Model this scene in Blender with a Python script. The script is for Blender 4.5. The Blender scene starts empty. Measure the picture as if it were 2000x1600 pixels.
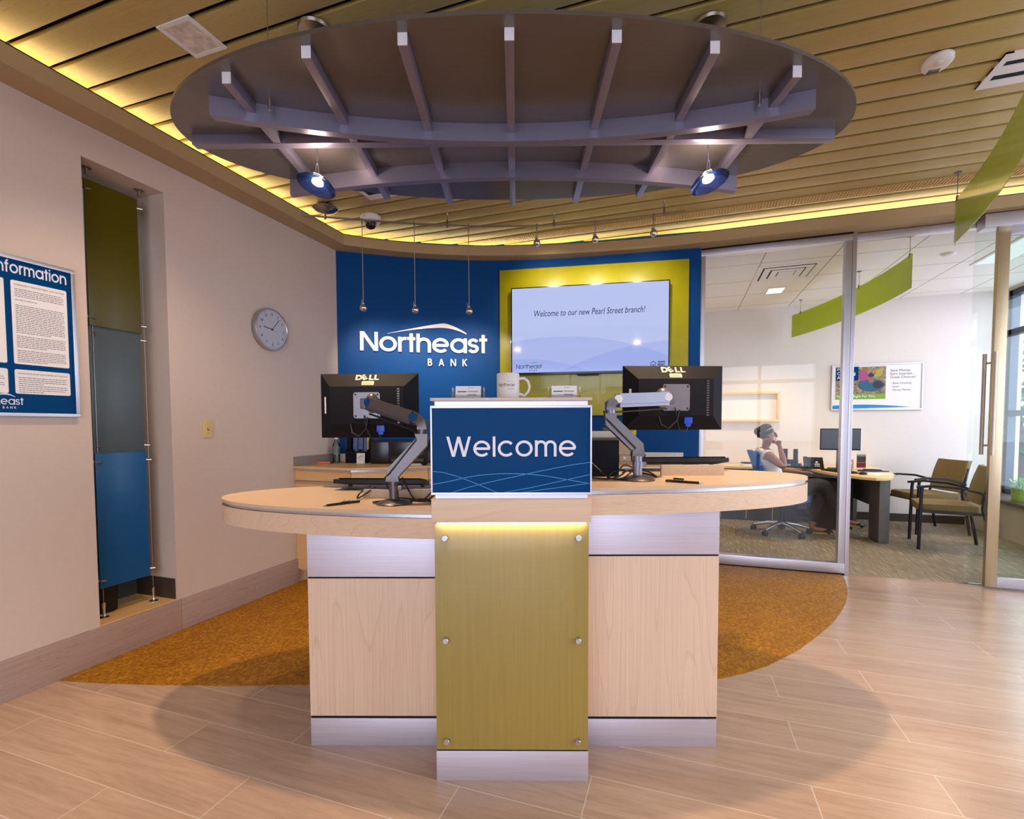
import bpy, bmesh, math, random
from mathutils import Vector, Matrix
random.seed(7)
S = bpy.context.scene
COL = S.collection
R = math.radians
PI = math.pi

# ---------------------------------------------------------------- camera
cam = bpy.data.cameras.new('camera')
co = bpy.data.objects.new('camera', cam)
COL.objects.link(co)
cam.sensor_fit = 'HORIZONTAL'
cam.sensor_width = 36.0
cam.lens = 17.28
cam.shift_y = 0.03715
cam.clip_start = 0.05
cam.clip_end = 300
_y, _p, _r = R(19.0), R(2.55), R(-0.2)
F = Vector((-math.sin(_y) * math.cos(_p), math.cos(_y) * math.cos(_p), -math.sin(_p)))
r0 = Vector((math.cos(_y), math.sin(_y), 0))
u0 = r0.cross(F)
r1 = r0 * math.cos(_r) + u0 * math.sin(_r)
u1 = -r0 * math.sin(_r) + u0 * math.cos(_r)
mw = Matrix((r1, u1, -F)).transposed().to_4x4()
mw.translation = (0, 0, 1.30)
co.matrix_world = mw
S.camera = co

# ---------------------------------------------------------------- exposure, sky, daylight
S.view_settings.view_transform = 'Standard'
S.view_settings.look = 'None'
S.view_settings.exposure = -0.22
S.view_settings.gamma = 1.0
S.view_settings.use_curve_mapping = False
S.cycles.max_bounces = 9
S.cycles.diffuse_bounces = 5
S.cycles.glossy_bounces = 4
S.cycles.transmission_bounces = 6
S.cycles.transparent_max_bounces = 12
S.cycles.caustics_reflective = False
S.cycles.caustics_refractive = False
S.cycles.sample_clamp_indirect = 4.0
S.cycles.use_denoising = True

W = bpy.data.worlds.new('sky')
S.world = W
W.use_nodes = True
wn = W.node_tree
bg = wn.nodes['Background']
bg.inputs['Color'].default_value = (0.80, 0.89, 1.0, 1)
bg.inputs['Strength'].default_value = 3.6


def lamp(name, kind, loc, power, color, target=None, size=None, size_y=None, spot=None, blend=0.5, radius=None, spread=None):
    d = bpy.data.lights.new(name, kind)
    d.energy = power
    d.color = color
    o = bpy.data.objects.new(name, d)
    COL.objects.link(o)
    o.location = loc
    if target is not None:
        v = Vector(target) - Vector(loc)
        o.rotation_euler = v.to_track_quat('-Z', 'Y').to_euler()
    if kind == 'AREA':
        d.shape = 'RECTANGLE'
        d.size = size
        d.size_y = size_y or size
        if spread:
            d.spread = spread
    if kind == 'SPOT':
        d.spot_size = R(spot)
        d.spot_blend = blend
    if radius is not None and kind in ('SPOT', 'POINT'):
        d.shadow_soft_size = radius
    return o


DAY = (0.70, 0.76, 1.0)
WARM = (1.0, 0.74, 0.50)
COVE = (1.0, 0.80, 0.38)
# daylight through the street windows behind the camera and through the office windows
lamp('daylight_street', 'AREA', (0.6, -3.35, 1.55), 125, DAY, (0.6, 5, 1.45), 4.6, 2.5)
lamp('daylight_office', 'AREA', (4.25, 6.4, 1.75), 84, DAY, (0, 6.2, 1.2), 2.7, 2.3)
lamp('daylight_lobby_side', 'AREA', (4.25, 2.2, 1.6), 95, DAY, (0, 2.6, 0.9), 3.6, 2.4)
# warm spots under the plank ceiling: the first is the recessed downlight, the rest added fill without fixtures
for i, (x, y, p) in enumerate(((-2.11, 1.70, 22), (1.9, 1.7, 22), (-1.6, -0.9, 12), (0.6, -1.0, 5), (2.3, 3.6, 24))):
    lamp('downlight_fill_beam', 'SPOT', (x, y, 3.03), p * 4.0, WARM, (x, y, 0), spot=120, blend=0.8, radius=0.07)
# office troffer
lamp('office_ceiling_beam', 'AREA', (2.75, 6.5, 2.94), 13, (1.0, 0.82, 0.60), (2.75, 6.5, 0), 0.6, 0.6)
lamp('office_downlight_beam', 'SPOT', (1.08, 6.9, 2.94), 120, (1.0, 0.72, 0.38), (1.08, 6.9, 0), spot=110, blend=0.7, radius=0.06)

# ---------------------------------------------------------------- materials
def s2l(c):
    return tuple((v / 12.92 if v <= 0.04045 else ((v + 0.055) / 1.055) ** 2.4) for v in c)


def hexc(r, g, b):
    return s2l((r / 255, g / 255, b / 255))


class NT:
    def __init__(s, m):
        m.use_nodes = True
        s.t = m.node_tree
        s.p = s.t.nodes['Principled BSDF']
        s.out = s.t.nodes['Material Output']

    def n(s, typ, ins=None, **kw):
        nd = s.t.nodes.new(typ)
        for k, v in kw.items():
            setattr(nd, k, v)
        for k, v in (ins or {}).items():
            if isinstance(v, bpy.types.NodeSocket):
                s.t.links.new(v, nd.inputs[k])
            else:
                nd.inputs[k].default_value = v
        return nd

    def link(s, a, b):
        s.t.links.new(a, b)

    def ramp(s, fac, stops, interp='LINEAR'):
        nd = s.t.nodes.new('ShaderNodeValToRGB')
        nd.color_ramp.interpolation = interp
        el = nd.color_ramp.elements
        while len(el) < len(stops):
            el.new(0.5)
        for e, (p, c) in zip(el, stops):
            e.position = p
            e.color = (*c, 1)
        s.link(fac, nd.inputs['Fac'])
        return nd

    def coord(s, scale=(1, 1, 1), rot=(0, 0, 0), loc=(0, 0, 0), space='Object'):
        tc = s.n('ShaderNodeTexCoord')
        mp = s.n('ShaderNodeMapping', {'Vector': tc.outputs[space], 'Scale': scale, 'Rotation': rot, 'Location': loc})
        return mp.outputs[0]

    def noise(s, vec, scale=5, detail=4, rough=0.55, dist=0.0):
        return s.n('ShaderNodeTexNoise', {'Vector': vec, 'Scale': scale, 'Detail': detail, 'Roughness': rough, 'Distortion': dist}).outputs[0]

    def bump(s, h, strength=0.2, dist=0.002):
        b = s.n('ShaderNodeBump', {'Height': h, 'Strength': strength, 'Distance': dist})
        s.link(b.outputs[0], s.p.inputs['Normal'])


MATS = {}


def mat(name, col, rough=0.5, metal=0.0, vary=0.04, scale=30, bump=0.0, stretch=(1, 1, 1), spec=0.5, emit=None, estr=0.0, alpha=1.0, coat=0.0):
    """plain surface with a faint noise variation"""
    if name in MATS:
        return MATS[name]
    m = bpy.data.materials.new(name)
    t = NT(m)
    p = t.p
    p.inputs['Roughness'].default_value = rough
    p.inputs['Metallic'].default_value = metal
    p.inputs['Specular IOR Level'].default_value = spec
    p.inputs['Coat Weight'].default_value = coat
    if emit:
        p.inputs['Emission Color'].default_value = (*emit, 1)
        p.inputs['Emission Strength'].default_value = estr
    v = t.coord(stretch)
    f = t.noise(v, scale)
    lo = tuple(max(0, c * (1 - vary)) for c in col)
    hi = tuple(min(1, c * (1 + vary)) for c in col)
    r = t.ramp(f, [(0.3, lo), (0.7, hi)])
    t.link(r.outputs[0], p.inputs['Base Color'])
    if bump:
        t.bump(f, bump)
    MATS[name] = m
    return m


def wood(name, light, dark, rough=0.4, axis='Z', scale=1.0, amount=1.0, coat=0.0, big=False):
    """wood grain: noise stretched along an axis, with a few cathedral rings"""
    if name in MATS:
        return MATS[name]
    m = bpy.data.materials.new(name)
    t = NT(m)
    st = {'X': (0.35, 6, 6), 'Y': (6, 0.35, 6), 'Z': (6, 6, 0.35)}[axis]
    v = t.coord(tuple(c * scale for c in st))
    if big:
        v = t.coord({'X': (0.16, 1.9, 1.9), 'Y': (1.9, 0.16, 1.9), 'Z': (1.9, 1.9, 0.16)}[axis])
        f1 = t.noise(v, 3.0, 1.5, 0.4, 0.25)
    else:
        f1 = t.noise(v, 3.0, 3, 0.5, 0.6)
    w = t.n('ShaderNodeMath', {0: f1, 1: 17.0 if big else 14.0}, operation='MULTIPLY')
    w2 = t.n('ShaderNodeMath', {0: w.outputs[0]}, operation='FRACT')
    rg = t.ramp(w2.outputs[0], [(0.0, (0.38,) * 3), (0.12, (0.85,) * 3), (1.0, (0.72,) * 3)] if big else [(0.0, (0.25,) * 3), (0.16, (0.9,) * 3), (1.0, (0.75,) * 3)])
    v2 = t.coord(tuple(c * scale * (12 if c > 1 else 2) for c in st))
    f2 = t.noise(v2, 3.0, 2, 0.5)
    mx = t.n('ShaderNodeMix', {0: 0.5}, data_type='RGBA')
    t.link(rg.outputs[0], mx.inputs[6])
    t.link(f2, mx.inputs[7])
    mid = tuple(a * (1 - 0.5 * amount) + b * 0.5 * amount for a, b in zip(light, dark))
    r = t.ramp(mx.outputs[2], [(0.28, tuple(a * (1 - amount) + b * amount for a, b in zip(light, dark))), (0.5, mid), (0.72, light)])
    t.link(r.outputs[0], t.p.inputs['Base Color'])
    t.p.inputs['Roughness'].default_value = rough
    t.p.inputs['Coat Weight'].default_value = coat
    MATS[name] = m
    return m


def brushed(name, col, rough=0.32, axis='X', metal=1.0):
    if name in MATS:
        return MATS[name]
    m = bpy.data.materials.new(name)
    t = NT(m)
    st = {'X': (2, 160, 160), 'Y': (160, 2, 160), 'Z': (160, 160, 2)}[axis]
    f = t.noise(t.coord(st), 1.5, 3)
    r = t.ramp(f, [(0.3, tuple(c * 0.92 for c in col)), (0.7, tuple(min(1, c * 1.06) for c in col))])
    t.link(r.outputs[0], t.p.inputs['Base Color'])
    rr = t.n('ShaderNodeMapRange', {'Value': f, 'To Min': rough * 0.85, 'To Max': rough * 1.2})
    t.link(rr.outputs[0], t.p.inputs['Roughness'])
    t.p.inputs['Metallic'].default_value = metal
    MATS[name] = m
    return m


def glow(name, col, strength):
    if name in MATS:
        return MATS[name]
    m = bpy.data.materials.new(name)
    t = NT(m)
    e = t.n('ShaderNodeEmission', {'Color': (*col, 1), 'Strength': strength})
    t.link(e.outputs[0], t.out.inputs['Surface'])
    MATS[name] = m
    return m


def pane(name, tint=(1, 1, 1), ior=1.5, rough=0.0, haze=0.0, hcol=(1, 1, 1)):
    """thin architectural glass: fresnel mix of clear transmission and mirror, optional milky share"""
    if name in MATS:
        return MATS[name]
    m = bpy.data.materials.new(name)
    t = NT(m)
    fr = t.n('ShaderNodeFresnel', {'IOR': ior})
    tr = t.n('ShaderNodeBsdfTransparent', {'Color': (*tint, 1)})
    gl = t.n('ShaderNodeBsdfGlossy', {'Color': (1, 1, 1, 1), 'Roughness': rough})
    base = tr.outputs[0]
    if haze:
        df = t.n('ShaderNodeBsdfDiffuse', {'Color': (*hcol, 1)})
        ts = t.n('ShaderNodeBsdfTranslucent', {'Color': (*hcol, 1)})
        ad = t.n('ShaderNodeMixShader', {0: 0.5, 1: df.outputs[0], 2: ts.outputs[0]})
        mh = t.n('ShaderNodeMixShader', {0: haze, 1: base, 2: ad.outputs[0]})
        base = mh.outputs[0]
    mx = t.n('ShaderNodeMixShader', {0: fr.outputs[0], 1: base, 2: gl.outputs[0]})
    t.link(mx.outputs[0], t.out.inputs['Surface'])
    MATS[name] = m
    return m


def m_tiles():
    m = bpy.data.materials.new('wood look floor tile')
    t = NT(m)
    v = t.coord((1, 1, 1), loc=(0.30, -1.355 + 0.205 * 20, 0))
    br = t.n('ShaderNodeTexBrick', {'Vector': v, 'Color1': (0, 0, 0, 1), 'Color2': (1, 1, 1, 1), 'Mortar': (0.5, 0.5, 0.5, 1), 'Scale': 1.0,
                                    'Mortar Size': 0.0021, 'Mortar Smooth': 0.1, 'Bias': 0.0, 'Brick Width': 1.2, 'Row Height': 0.205},
             offset=0.37, offset_frequency=2)
    sh = t.n('ShaderNodeVectorMath', {0: t.coord((0.9, 9, 1)), 1: br.outputs['Color']}, operation='MULTIPLY_ADD')
    sh.inputs[2].default_value = (0, 0, 0)
    base = t.coord((0.8, 9, 1))
    off = t.n('ShaderNodeVectorMath', {0: br.outputs['Color']}, operation='SCALE')
    off.inputs[3].default_value = 7.0
    vv = t.n('ShaderNodeVectorMath', {0: base, 1: off.outputs[0]}, operation='ADD')
    f = t.noise(vv.outputs[0], 2.2, 6, 0.62, 0.8)
    f2 = t.noise(t.coord((5, 60, 1)), 1.5, 3)
    mx = t.n('ShaderNodeMix', {0: 0.35}, data_type='RGBA')
    t.link(f, mx.inputs[6])
    t.link(f2, mx.inputs[7])
    r = t.ramp(mx.outputs[2], [(0.26, hexc(164, 136, 118)), (0.50, hexc(188, 161, 141)), (0.72, hexc(200, 175, 155))])
    tone = t.n('ShaderNodeMix', {0: br.outputs['Color']}, data_type='RGBA', blend_type='MIX')
    tone.inputs[6].default_value = (0.92, 0.90, 0.90, 1)
    tone.inputs[7].default_value = (1.06, 1.04, 1.0, 1)
    mu = t.n('ShaderNodeMix', {0: 1.0}, data_type='RGBA', blend_type='MULTIPLY')
    t.link(r.outputs[0], mu.inputs[6])
    t.link(tone.outputs[2], mu.inputs[7])
    gr = t.n('ShaderNodeMix', {0: br.outputs['Fac']}, data_type='RGBA')
    t.link(mu.outputs[2], gr.inputs[6])
    gr.inputs[7].default_value = (*hexc(214, 196, 180), 1)
    t.link(gr.outputs[2], t.p.inputs['Base Color'])
    rr = t.n('ShaderNodeMapRange', {'Value': f, 'To Min': 0.17, 'To Max': 0.27})
    t.link(rr.outputs[0], t.p.inputs['Roughness'])
    h = t.n('ShaderNodeMath', {0: f, 1: br.outputs['Fac']}, operation='SUBTRACT')
    t.bump(h.outputs[0], 0.12, 0.002)
    return m


def m_cork():
    m = bpy.data.materials.new('orange cork')
    t = NT(m)
    v = t.coord()
    vo = t.n('ShaderNodeTexVoronoi', {'Vector': v, 'Scale': 75.0})
    f = t.noise(v, 60, 4, 0.65)
    f2 = t.noise(v, 4, 3)
    mx = t.n('ShaderNodeMix', {0: 0.45}, data_type='RGBA')
    t.link(vo.outputs['Color'], mx.inputs[6])
    t.link(f, mx.inputs[7])
    bw = t.n('ShaderNodeRGBToBW', {0: mx.outputs[2]})
    fs = t.n('ShaderNodeMath', {0: f2, 1: 0.28}, operation='MULTIPLY')
    ad = t.n('ShaderNodeMath', {0: bw.outputs[0], 1: fs.outputs[0]}, operation='ADD')
    r = t.ramp(ad.outputs[0], [(0.40, hexc(146, 94, 6)), (0.66, hexc(176, 119, 12)), (0.88, hexc(200, 144, 32))])
    r2 = t.ramp(vo.outputs['Distance'], [(0.0, (1, 1, 1)), (0.6, (0.82, 0.8, 0.78))])
    mu = t.n('ShaderNodeMix', {0: 1.0}, data_type='RGBA', blend_type='MULTIPLY')
    t.link(r.outputs[0], mu.inputs[6])
    t.link(r2.outputs[0], mu.inputs[7])
    t.link(mu.outputs[2], t.p.inputs['Base Color'])
    t.p.inputs['Roughness'].default_value = 0.5
    t.p.inputs['Specular IOR Level'].default_value = 0.3
    return m


def m_carpet():
    m = bpy.data.materials.new('striped carpet')
    t = NT(m)
    v = t.coord((58, 3.2, 1), rot=(0, 0, R(-4)))
    f = t.noise(v, 1.6, 2, 0.5)
    f2 = t.noise(t.coord((2, 2, 1)), 160, 2)
    r = t.ramp(f, [(0.40, hexc(136, 121, 98)), (0.58, hexc(158, 141, 112)), (0.72, hexc(198, 180, 142))])
    mu = t.n('ShaderNodeMix', {0: 0.35}, data_type='RGBA', blend_type='MULTIPLY')
    t.link(r.outputs[0], mu.inputs[6])
    t.link(f2, mu.inputs[7])
    t.link(mu.outputs[2], t.p.inputs['Base Color'])
    t.p.inputs['Roughness'].default_value = 0.95
    t.bump(f2, 0.4, 0.003)
    return m


def m_grid_ceiling():
    m = bpy.data.materials.new('acoustic ceiling tile')
    t = NT(m)
    v = t.coord((1, 1, 1), loc=(-0.757 + 6.5, -0.51, 0))
    br = t.n('ShaderNodeTexBrick', {'Vector': v, 'Color1': (*hexc(242, 236, 228), 1), 'Color2': (*hexc(244, 239, 231), 1), 'Mortar': (*hexc(178, 164, 148), 1), 'Scale': 1.0,
                                    'Mortar Size': 0.006, 'Mortar Smooth': 0.0, 'Bias': 0.0, 'Brick Width': 0.65, 'Row Height': 0.65},
             offset=0.0, offset_frequency=1)
    t.link(br.outputs['Color'], t.p.inputs['Base Color'])
    t.p.inputs['Roughness'].default_value = 0.9
    t.bump(t.noise(t.coord(), 220, 2), 0.15, 0.001)
    return m


M = {}
M['wall'] = mat('warm white wall paint', hexc(210, 191, 177), 0.7, vary=0.015, scale=40, bump=0.03)
M['wall_office'] = mat('pale office wall paint', hexc(226, 218, 212), 0.7, vary=0.015, scale=40)
M['soffit'] = mat('beige soffit paint', hexc(180, 156, 116), 0.7, vary=0.015)
M['blue_wall'] = mat('deep blue wall paint', hexc(0, 68, 130), 0.5, vary=0.03, scale=60, spec=0.15)
M['tile'] = m_tiles()
M['cork'] = m_cork()
M['carpet'] = m_carpet()
M['gridceil'] = m_grid_ceiling()
M['plank'] = wood('maple ceiling plank', hexc(190, 165, 98), hexc(166, 140, 78), 0.38, 'X', 1.2, 0.9)
M['slot'] = mat('dark ceiling slot', hexc(38, 26, 14), 0.8)
M['base'] = wood('taupe wood baseboard', hexc(176, 152, 142), hexc(148, 124, 115), 0.5, 'Y', 0.8)
M['darkbase'] = mat('dark brown rubber base', hexc(66, 52, 40), 0.6)
M['maple'] = wood('pale maple laminate', hexc(222, 194, 168), hexc(192, 156, 128), 0.42, 'Z', 0.8, 0.85, big=True)
M['maple_h'] = wood('pale maple laminate, level grain', hexc(220, 190, 160), hexc(196, 160, 128), 0.42, 'X', 0.9, 0.8, big=True)
M['cab'] = wood('golden maple cabinet', hexc(226, 184, 126), hexc(206, 160, 104), 0.42, 'X', 1.0, 0.7)
M['stone'] = mat('beige solid surface', hexc(206, 180, 150), 0.28, vary=0.05, scale=160)
M['stone_edge'] = mat('speckled beige edge', hexc(202, 180, 168), 0.4, vary=0.12, scale=220)
M['alu'] = brushed('brushed aluminium', hexc(206, 204, 214), 0.34, 'X')
M['alu_z'] = brushed('brushed aluminium upright', hexc(200, 198, 206), 0.36, 'Z')
M['lam'] = brushed('satin metal laminate', hexc(214, 208, 222), 0.42, 'X', 0.75)
M['gold'] = brushed('warm anodised metal', hexc(190, 172, 140), 0.34, 'Z')
M['canopy'] = mat('satin pewter panel', hexc(114, 109, 106), 0.27, 0.6, 0.03, scale=4, stretch=(1, 30, 30))
M['beam'] = mat('satin pewter beam', hexc(138, 134, 154), 0.3, 0.6, 0.03, scale=4, stretch=(1, 30, 30))
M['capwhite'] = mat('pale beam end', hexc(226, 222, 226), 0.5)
M['chrome'] = mat('polished chrome', hexc(215, 215, 220), 0.12, 1.0, 0.02)
M['nickel'] = mat('brushed nickel', hexc(170, 160, 148), 0.3, 1.0, 0.03)
M['steel'] = mat('satin steel', hexc(190, 188, 190), 0.3, 1.0, 0.03)
M['armgrey'] = mat('metallic grey enamel', hexc(96, 89, 90), 0.32, 0.6, 0.03)
M['armlight'] = mat('silver enamel', hexc(122, 121, 132), 0.34, 0.5, 0.03)
M['black'] = mat('black plastic', hexc(20, 19, 22), 0.45, vary=0.1, spec=0.3)
M['blackgloss'] = mat('glossy black plastic', hexc(18, 17, 18), 0.2, vary=0.1)
M['blacksat'] = mat('charcoal plastic', hexc(20, 20, 26), 0.6, vary=0.1, spec=0.12)
M['rubber'] = mat('black cable rubber', hexc(16, 15, 15), 0.5)
M['white'] = mat('white enamel', hexc(236, 232, 230), 0.4, vary=0.01)
M['offwhite'] = mat('off white plastic', hexc(222, 214, 206), 0.45, vary=0.02)
M['paper'] = mat('white paper', hexc(238, 234, 232), 0.7, vary=0.015)
M['ink'] = mat('dark ink', hexc(52, 52, 62), 0.7)
M['pull'] = mat('satin pull steel', hexc(200, 190, 176), 0.35, 0.4)
M['fineprint'] = mat('grey fine print', hexc(112, 106, 116), 0.8)
M['navyink'] = mat('navy ink', hexc(30, 52, 110), 0.6)
M['slideink'] = mat('dark slide ink', hexc(16, 24, 70), 0.9, spec=0.0)
M['signblue'] = mat('printed deep blue', hexc(0, 62, 114), 0.3, vary=0.05, scale=3, spec=0.05)
M['signline'] = mat('printed light blue line', hexc(20, 128, 190), 0.3)
M['signwhite'] = mat('white lettering', hexc(232, 226, 234), 0.4, vary=0.01)
M['letter'] = mat('white acrylic letter', hexc(244, 238, 234), 0.4, vary=0.01)
M['lime'] = mat('chartreuse lacquer', hexc(166, 158, 6), 0.30, vary=0.05, scale=8, coat=0.3)
M['green_glass'] = mat('olive green back painted glass', hexc(152, 130, 64), 0.30, vary=0.06, scale=3, stretch=(40, 40, 1), coat=0.25)
M['leafglass'] = pane('translucent lime acrylic', (0.42, 0.62, 0.05), 1.3, 0.15, 0.84, hexc(216, 228, 50))
M['glass'] = pane('clear glass', (0.985, 0.992, 0.985), 1.26)
M['greyglass'] = pane('clear glass, green tone', (0.94, 0.975, 0.95), 1.30)
M['acrylic'] = pane('clear acrylic', (0.94, 0.95, 0.95), 1.45)
M['shade'] = pane('blue pendant glass', (0.50, 0.62, 0.92), 1.35, 0.02, 0.3, hexc(60, 100, 190))
M['pg_green'] = pane('olive translucent glass', (0.10, 0.10, 0.0), 1.4, 0.25, 0.94, hexc(118, 106, 4))
M['pg_grey'] = pane('grey blue translucent glass', (0.16, 0.2, 0.22), 1.4, 0.25, 0.94, hexc(112, 128, 136))
M['pg_blue'] = pane('blue translucent glass', (0.02, 0.16, 0.34), 1.4, 0.25, 0.92, hexc(0, 124, 204))
M['ivory'] = mat('ivory plastic', hexc(214, 190, 130), 0.4)
M['clockface'] = mat('pale grey clock face', hexc(186, 188, 198), 0.5)
M['navychair'] = mat('blue office fabric', hexc(10, 78, 150), 0.8, vary=0.08, scale=120)
M['fabric'] = mat('olive woven fabric', hexc(126, 106, 62), 0.9, vary=0.22, scale=14, stretch=(6, 6, 60), bump=0.3)
M['darkmetal'] = mat('dark chair metal', hexc(50, 46, 52), 0.4, 0.6)
M['desktop'] = wood('honey laminate', hexc(236, 200, 140), hexc(224, 184, 122), 0.4, 'X', 1.0, 0.6)
M['deskgrey'] = mat('grey desk metal', hexc(104, 96, 92), 0.5, 0.2)
M['skin'] = mat('brown skin', hexc(150, 96, 66), 0.5, vary=0.04)
M['hair'] = mat('dark brown hair', hexc(52, 36, 26), 0.7, vary=0.4, scale=90)
M['blouse'] = mat('white blouse cloth', hexc(234, 226, 218), 0.8, vary=0.03)
M['trouser'] = mat('dark trousers', hexc(34, 28, 29), 0.8, vary=0.1)
M['shoe'] = mat('black shoe', hexc(24, 20, 20), 0.4)
M['cork_sole'] = mat('tan sole', hexc(176, 142, 76), 0.6)
M['plant'] = mat('green leaf', hexc(96, 150, 50), 0.5, vary=0.25, scale=20)
M['pot'] = mat('lime green pot', hexc(160, 186, 70), 0.5, vary=0.05)
M['red'] = mat('red print', hexc(200, 34, 34), 0.5)
M['orange'] = mat('orange plastic', hexc(226, 84, 20), 0.4)
M['yellow'] = mat('yellow print', hexc(226, 206, 60), 0.5, vary=0.2, scale=60)
M['vga'] = mat('blue connector plastic', hexc(20, 60, 180), 0.4)
M['tan'] = mat('tan laminate block', hexc(190, 164, 136), 0.5, vary=0.06, scale=60)
M['sticker'] = mat('cream sticker', hexc(190, 176, 148), 0.6, vary=0.02)
M['dellbeige'] = mat('pale bronze logo', hexc(150, 140, 130), 0.5, 0.1)
M['winframe'] = mat('dark blue grey window frame', hexc(66, 70, 92), 0.4, 0.4)
M['outgrey'] = mat('pavement', hexc(150, 150, 155), 0.9, vary=0.1, scale=2)
M['bark'] = mat('tree bark', hexc(88, 70, 52), 0.9, vary=0.2)
M['foliage'] = mat('tree foliage', hexc(70, 110, 50), 0.8, vary=0.4, scale=5)
M['brickbld'] = mat('pale building front', hexc(190, 180, 175), 0.9, vary=0.1, scale=2)
M['carblue'] = mat('car paint', hexc(60, 70, 90), 0.25, 0.3)

# ---------------------------------------------------------------- mesh helpers
class B:
    """collects shapes (local coordinates) that become one mesh object"""

    def __init__(s):
        s.bm = bmesh.new()
        s.mi = 0

    def face(s, pts):
        vs = [s.bm.verts.new(p) for p in pts]
        try:
            f = s.bm.faces.new(vs)
            f.material_index = s.mi
            return f
        except ValueError:
            return None

    def box(s, x0, x1, y0, y1, z0, z1, bev=0.0, M4=None):
        b = bmesh.new()
        bmesh.ops.create_cube(b, size=1.0)
        for v in b.verts:
            v.co = Vector(((x0 + x1) / 2 + v.co.x * (x1 - x0), (y0 + y1) / 2 + v.co.y * (y1 - y0), (z0 + z1) / 2 + v.co.z * (z1 - z0)))
        if bev:
            bmesh.ops.bevel(b, geom=list(b.edges), offset=bev, segments=2, profile=0.7, affect='EDGES')
        return s.add(b, M4)

    def add(s, b, M4=None):
        if M4 is not None:
            bmesh.ops.transform(b, matrix=M4, verts=b.verts)
        bmesh.ops.recalc_face_normals(b, faces=b.faces)
        mp = {v: s.bm.verts.new(v.co) for v in b.verts}
        for f in b.faces:
            nf = s.bm.faces.new([mp[v] for v in f.verts])
            nf.material_index = s.mi
            nf.smooth = f.smooth
        b.free()
        return s

    def prism(s, poly, z0, z1, bev=0.0, M4=None, smooth=False):
        """extrude an xy polygon from z0 to z1"""
        b = bmesh.new()
        lo = [b.verts.new((x, y, z0)) for x, y in poly]
        hi = [b.verts.new((x, y, z1)) for x, y in poly]
        n = len(poly)
        b.faces.new(lo[::-1])
        b.faces.new(hi)
        for i in range(n):
            f = b.faces.new((lo[i], lo[(i + 1) % n], hi[(i + 1) % n], hi[i]))
            f.smooth = smooth
        if bev:
            es = [e for e in b.edges if abs(e.verts[0].co.z - e.verts[1].co.z) < 1e-6]
            bmesh.ops.bevel(b, geom=es, offset=bev, segments=2, profile=0.7, affect='EDGES')
        return s.add(b, M4)

    def tube(s, pts, r, seg=10, caps=True, closed=False):
        """round bar along a polyline; r is a number or a list"""
        pts = [Vector(p) for p in pts]
        n = len(pts)
        rr = r if isinstance(r, (list, tuple)) else [r] * n
        b = bmesh.new()
        rings = []
        up = None
        for i, p in enumerate(pts):
            a = pts[max(i - 1, 0)]
            c = pts[min(i + 1, n - 1)]
            if closed:
                a, c = pts[i - 1], pts[(i + 1) % n]
            t = (c - a).normalized()
            if up is None:
                up = Vector((0, 0, 1)) if abs(t.z) < 0.9 else Vector((1, 0, 0))
            x = t.cross(up)
            if x.length < 1e-6:
                x = t.orthogonal()
            x.normalize()
            y = x.cross(t).normalized()
            up = y
            rings.append([b.verts.new(p + (x * math.cos(k * 2 * PI / seg) + y * math.sin(k * 2 * PI / seg)) * rr[i]) for k in range(seg)])
        for i in range(n if closed else n - 1):
            A, C = rings[i], rings[(i + 1) % n]
            for k in range(seg):
                f = b.faces.new((A[k], A[(k + 1) % seg], C[(k + 1) % seg], C[k]))
                f.smooth = True
        if caps and not closed:
            b.faces.new(rings[0])
            b.faces.new(rings[-1][::-1])
        return s.add(b)

    def bar(s, pts, w, h, up=(0, 0, 1)):
        """rectangular bar along a polyline, w sideways, h along up"""
        pts = [Vector(p) for p in pts]
        n = len(pts)
        b = bmesh.new()
        rings = []
        for i, p in enumerate(pts):
            t = (pts[min(i + 1, n - 1)] - pts[max(i - 1, 0)]).normalized()
            x = t.cross(Vector(up)).normalized()
            y = x.cross(t).normalized()
            rings.append([b.verts.new(p + x * a * w / 2 + y * c * h / 2) for a, c in ((-1, -1), (1, -1), (1, 1), (-1, 1))])
        for A, C in zip(rings, rings[1:]):
            for k in range(4):
                b.faces.new((A[k], A[(k + 1) % 4], C[(k + 1) % 4], C[k]))
        b.faces.new(rings[0])
        b.faces.new(rings[-1][::-1])
        return s.add(b)

    def lathe(s, prof, seg=32, axis='Z', c=(0, 0, 0), M4=None):
        """revolve (radius, height) pairs"""
        b = bmesh.new()
        rings = []
        for r, h in prof:
            if r < 1e-6:
                rings.append([b.verts.new((0, 0, h))])
            else:
                rings.append([b.verts.new((r * math.cos(k * 2 * PI / seg), r * math.sin(k * 2 * PI / seg), h)) for k in range(seg)])
        for A, C in zip(rings, rings[1:]):
            for k in range(seg):
                q = [A[k % len(A)], A[(k + 1) % len(A)], C[(k + 1) % len(C)], C[k % len(C)]]
                u = []
                for v in q:
                    if v not in u:
                        u.append(v)
                if len(u) > 2:
                    f = b.faces.new(u)
                    f.smooth = True
        T = Matrix.Translation(c)
        if axis == 'X':
            T = T @ Matrix.Rotation(PI / 2, 4, 'Y')
        elif axis == 'Y':
            T = T @ Matrix.Rotation(-PI / 2, 4, 'X')
        elif axis == '-Y':
            T = T @ Matrix.Rotation(PI / 2, 4, 'X')
        if M4 is not None:
            T = M4 @ T
        return s.add(b, T)

    def cyl(s, p0, p1, r, seg=20):
        return s.tube([p0, p1], r, seg)

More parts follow.
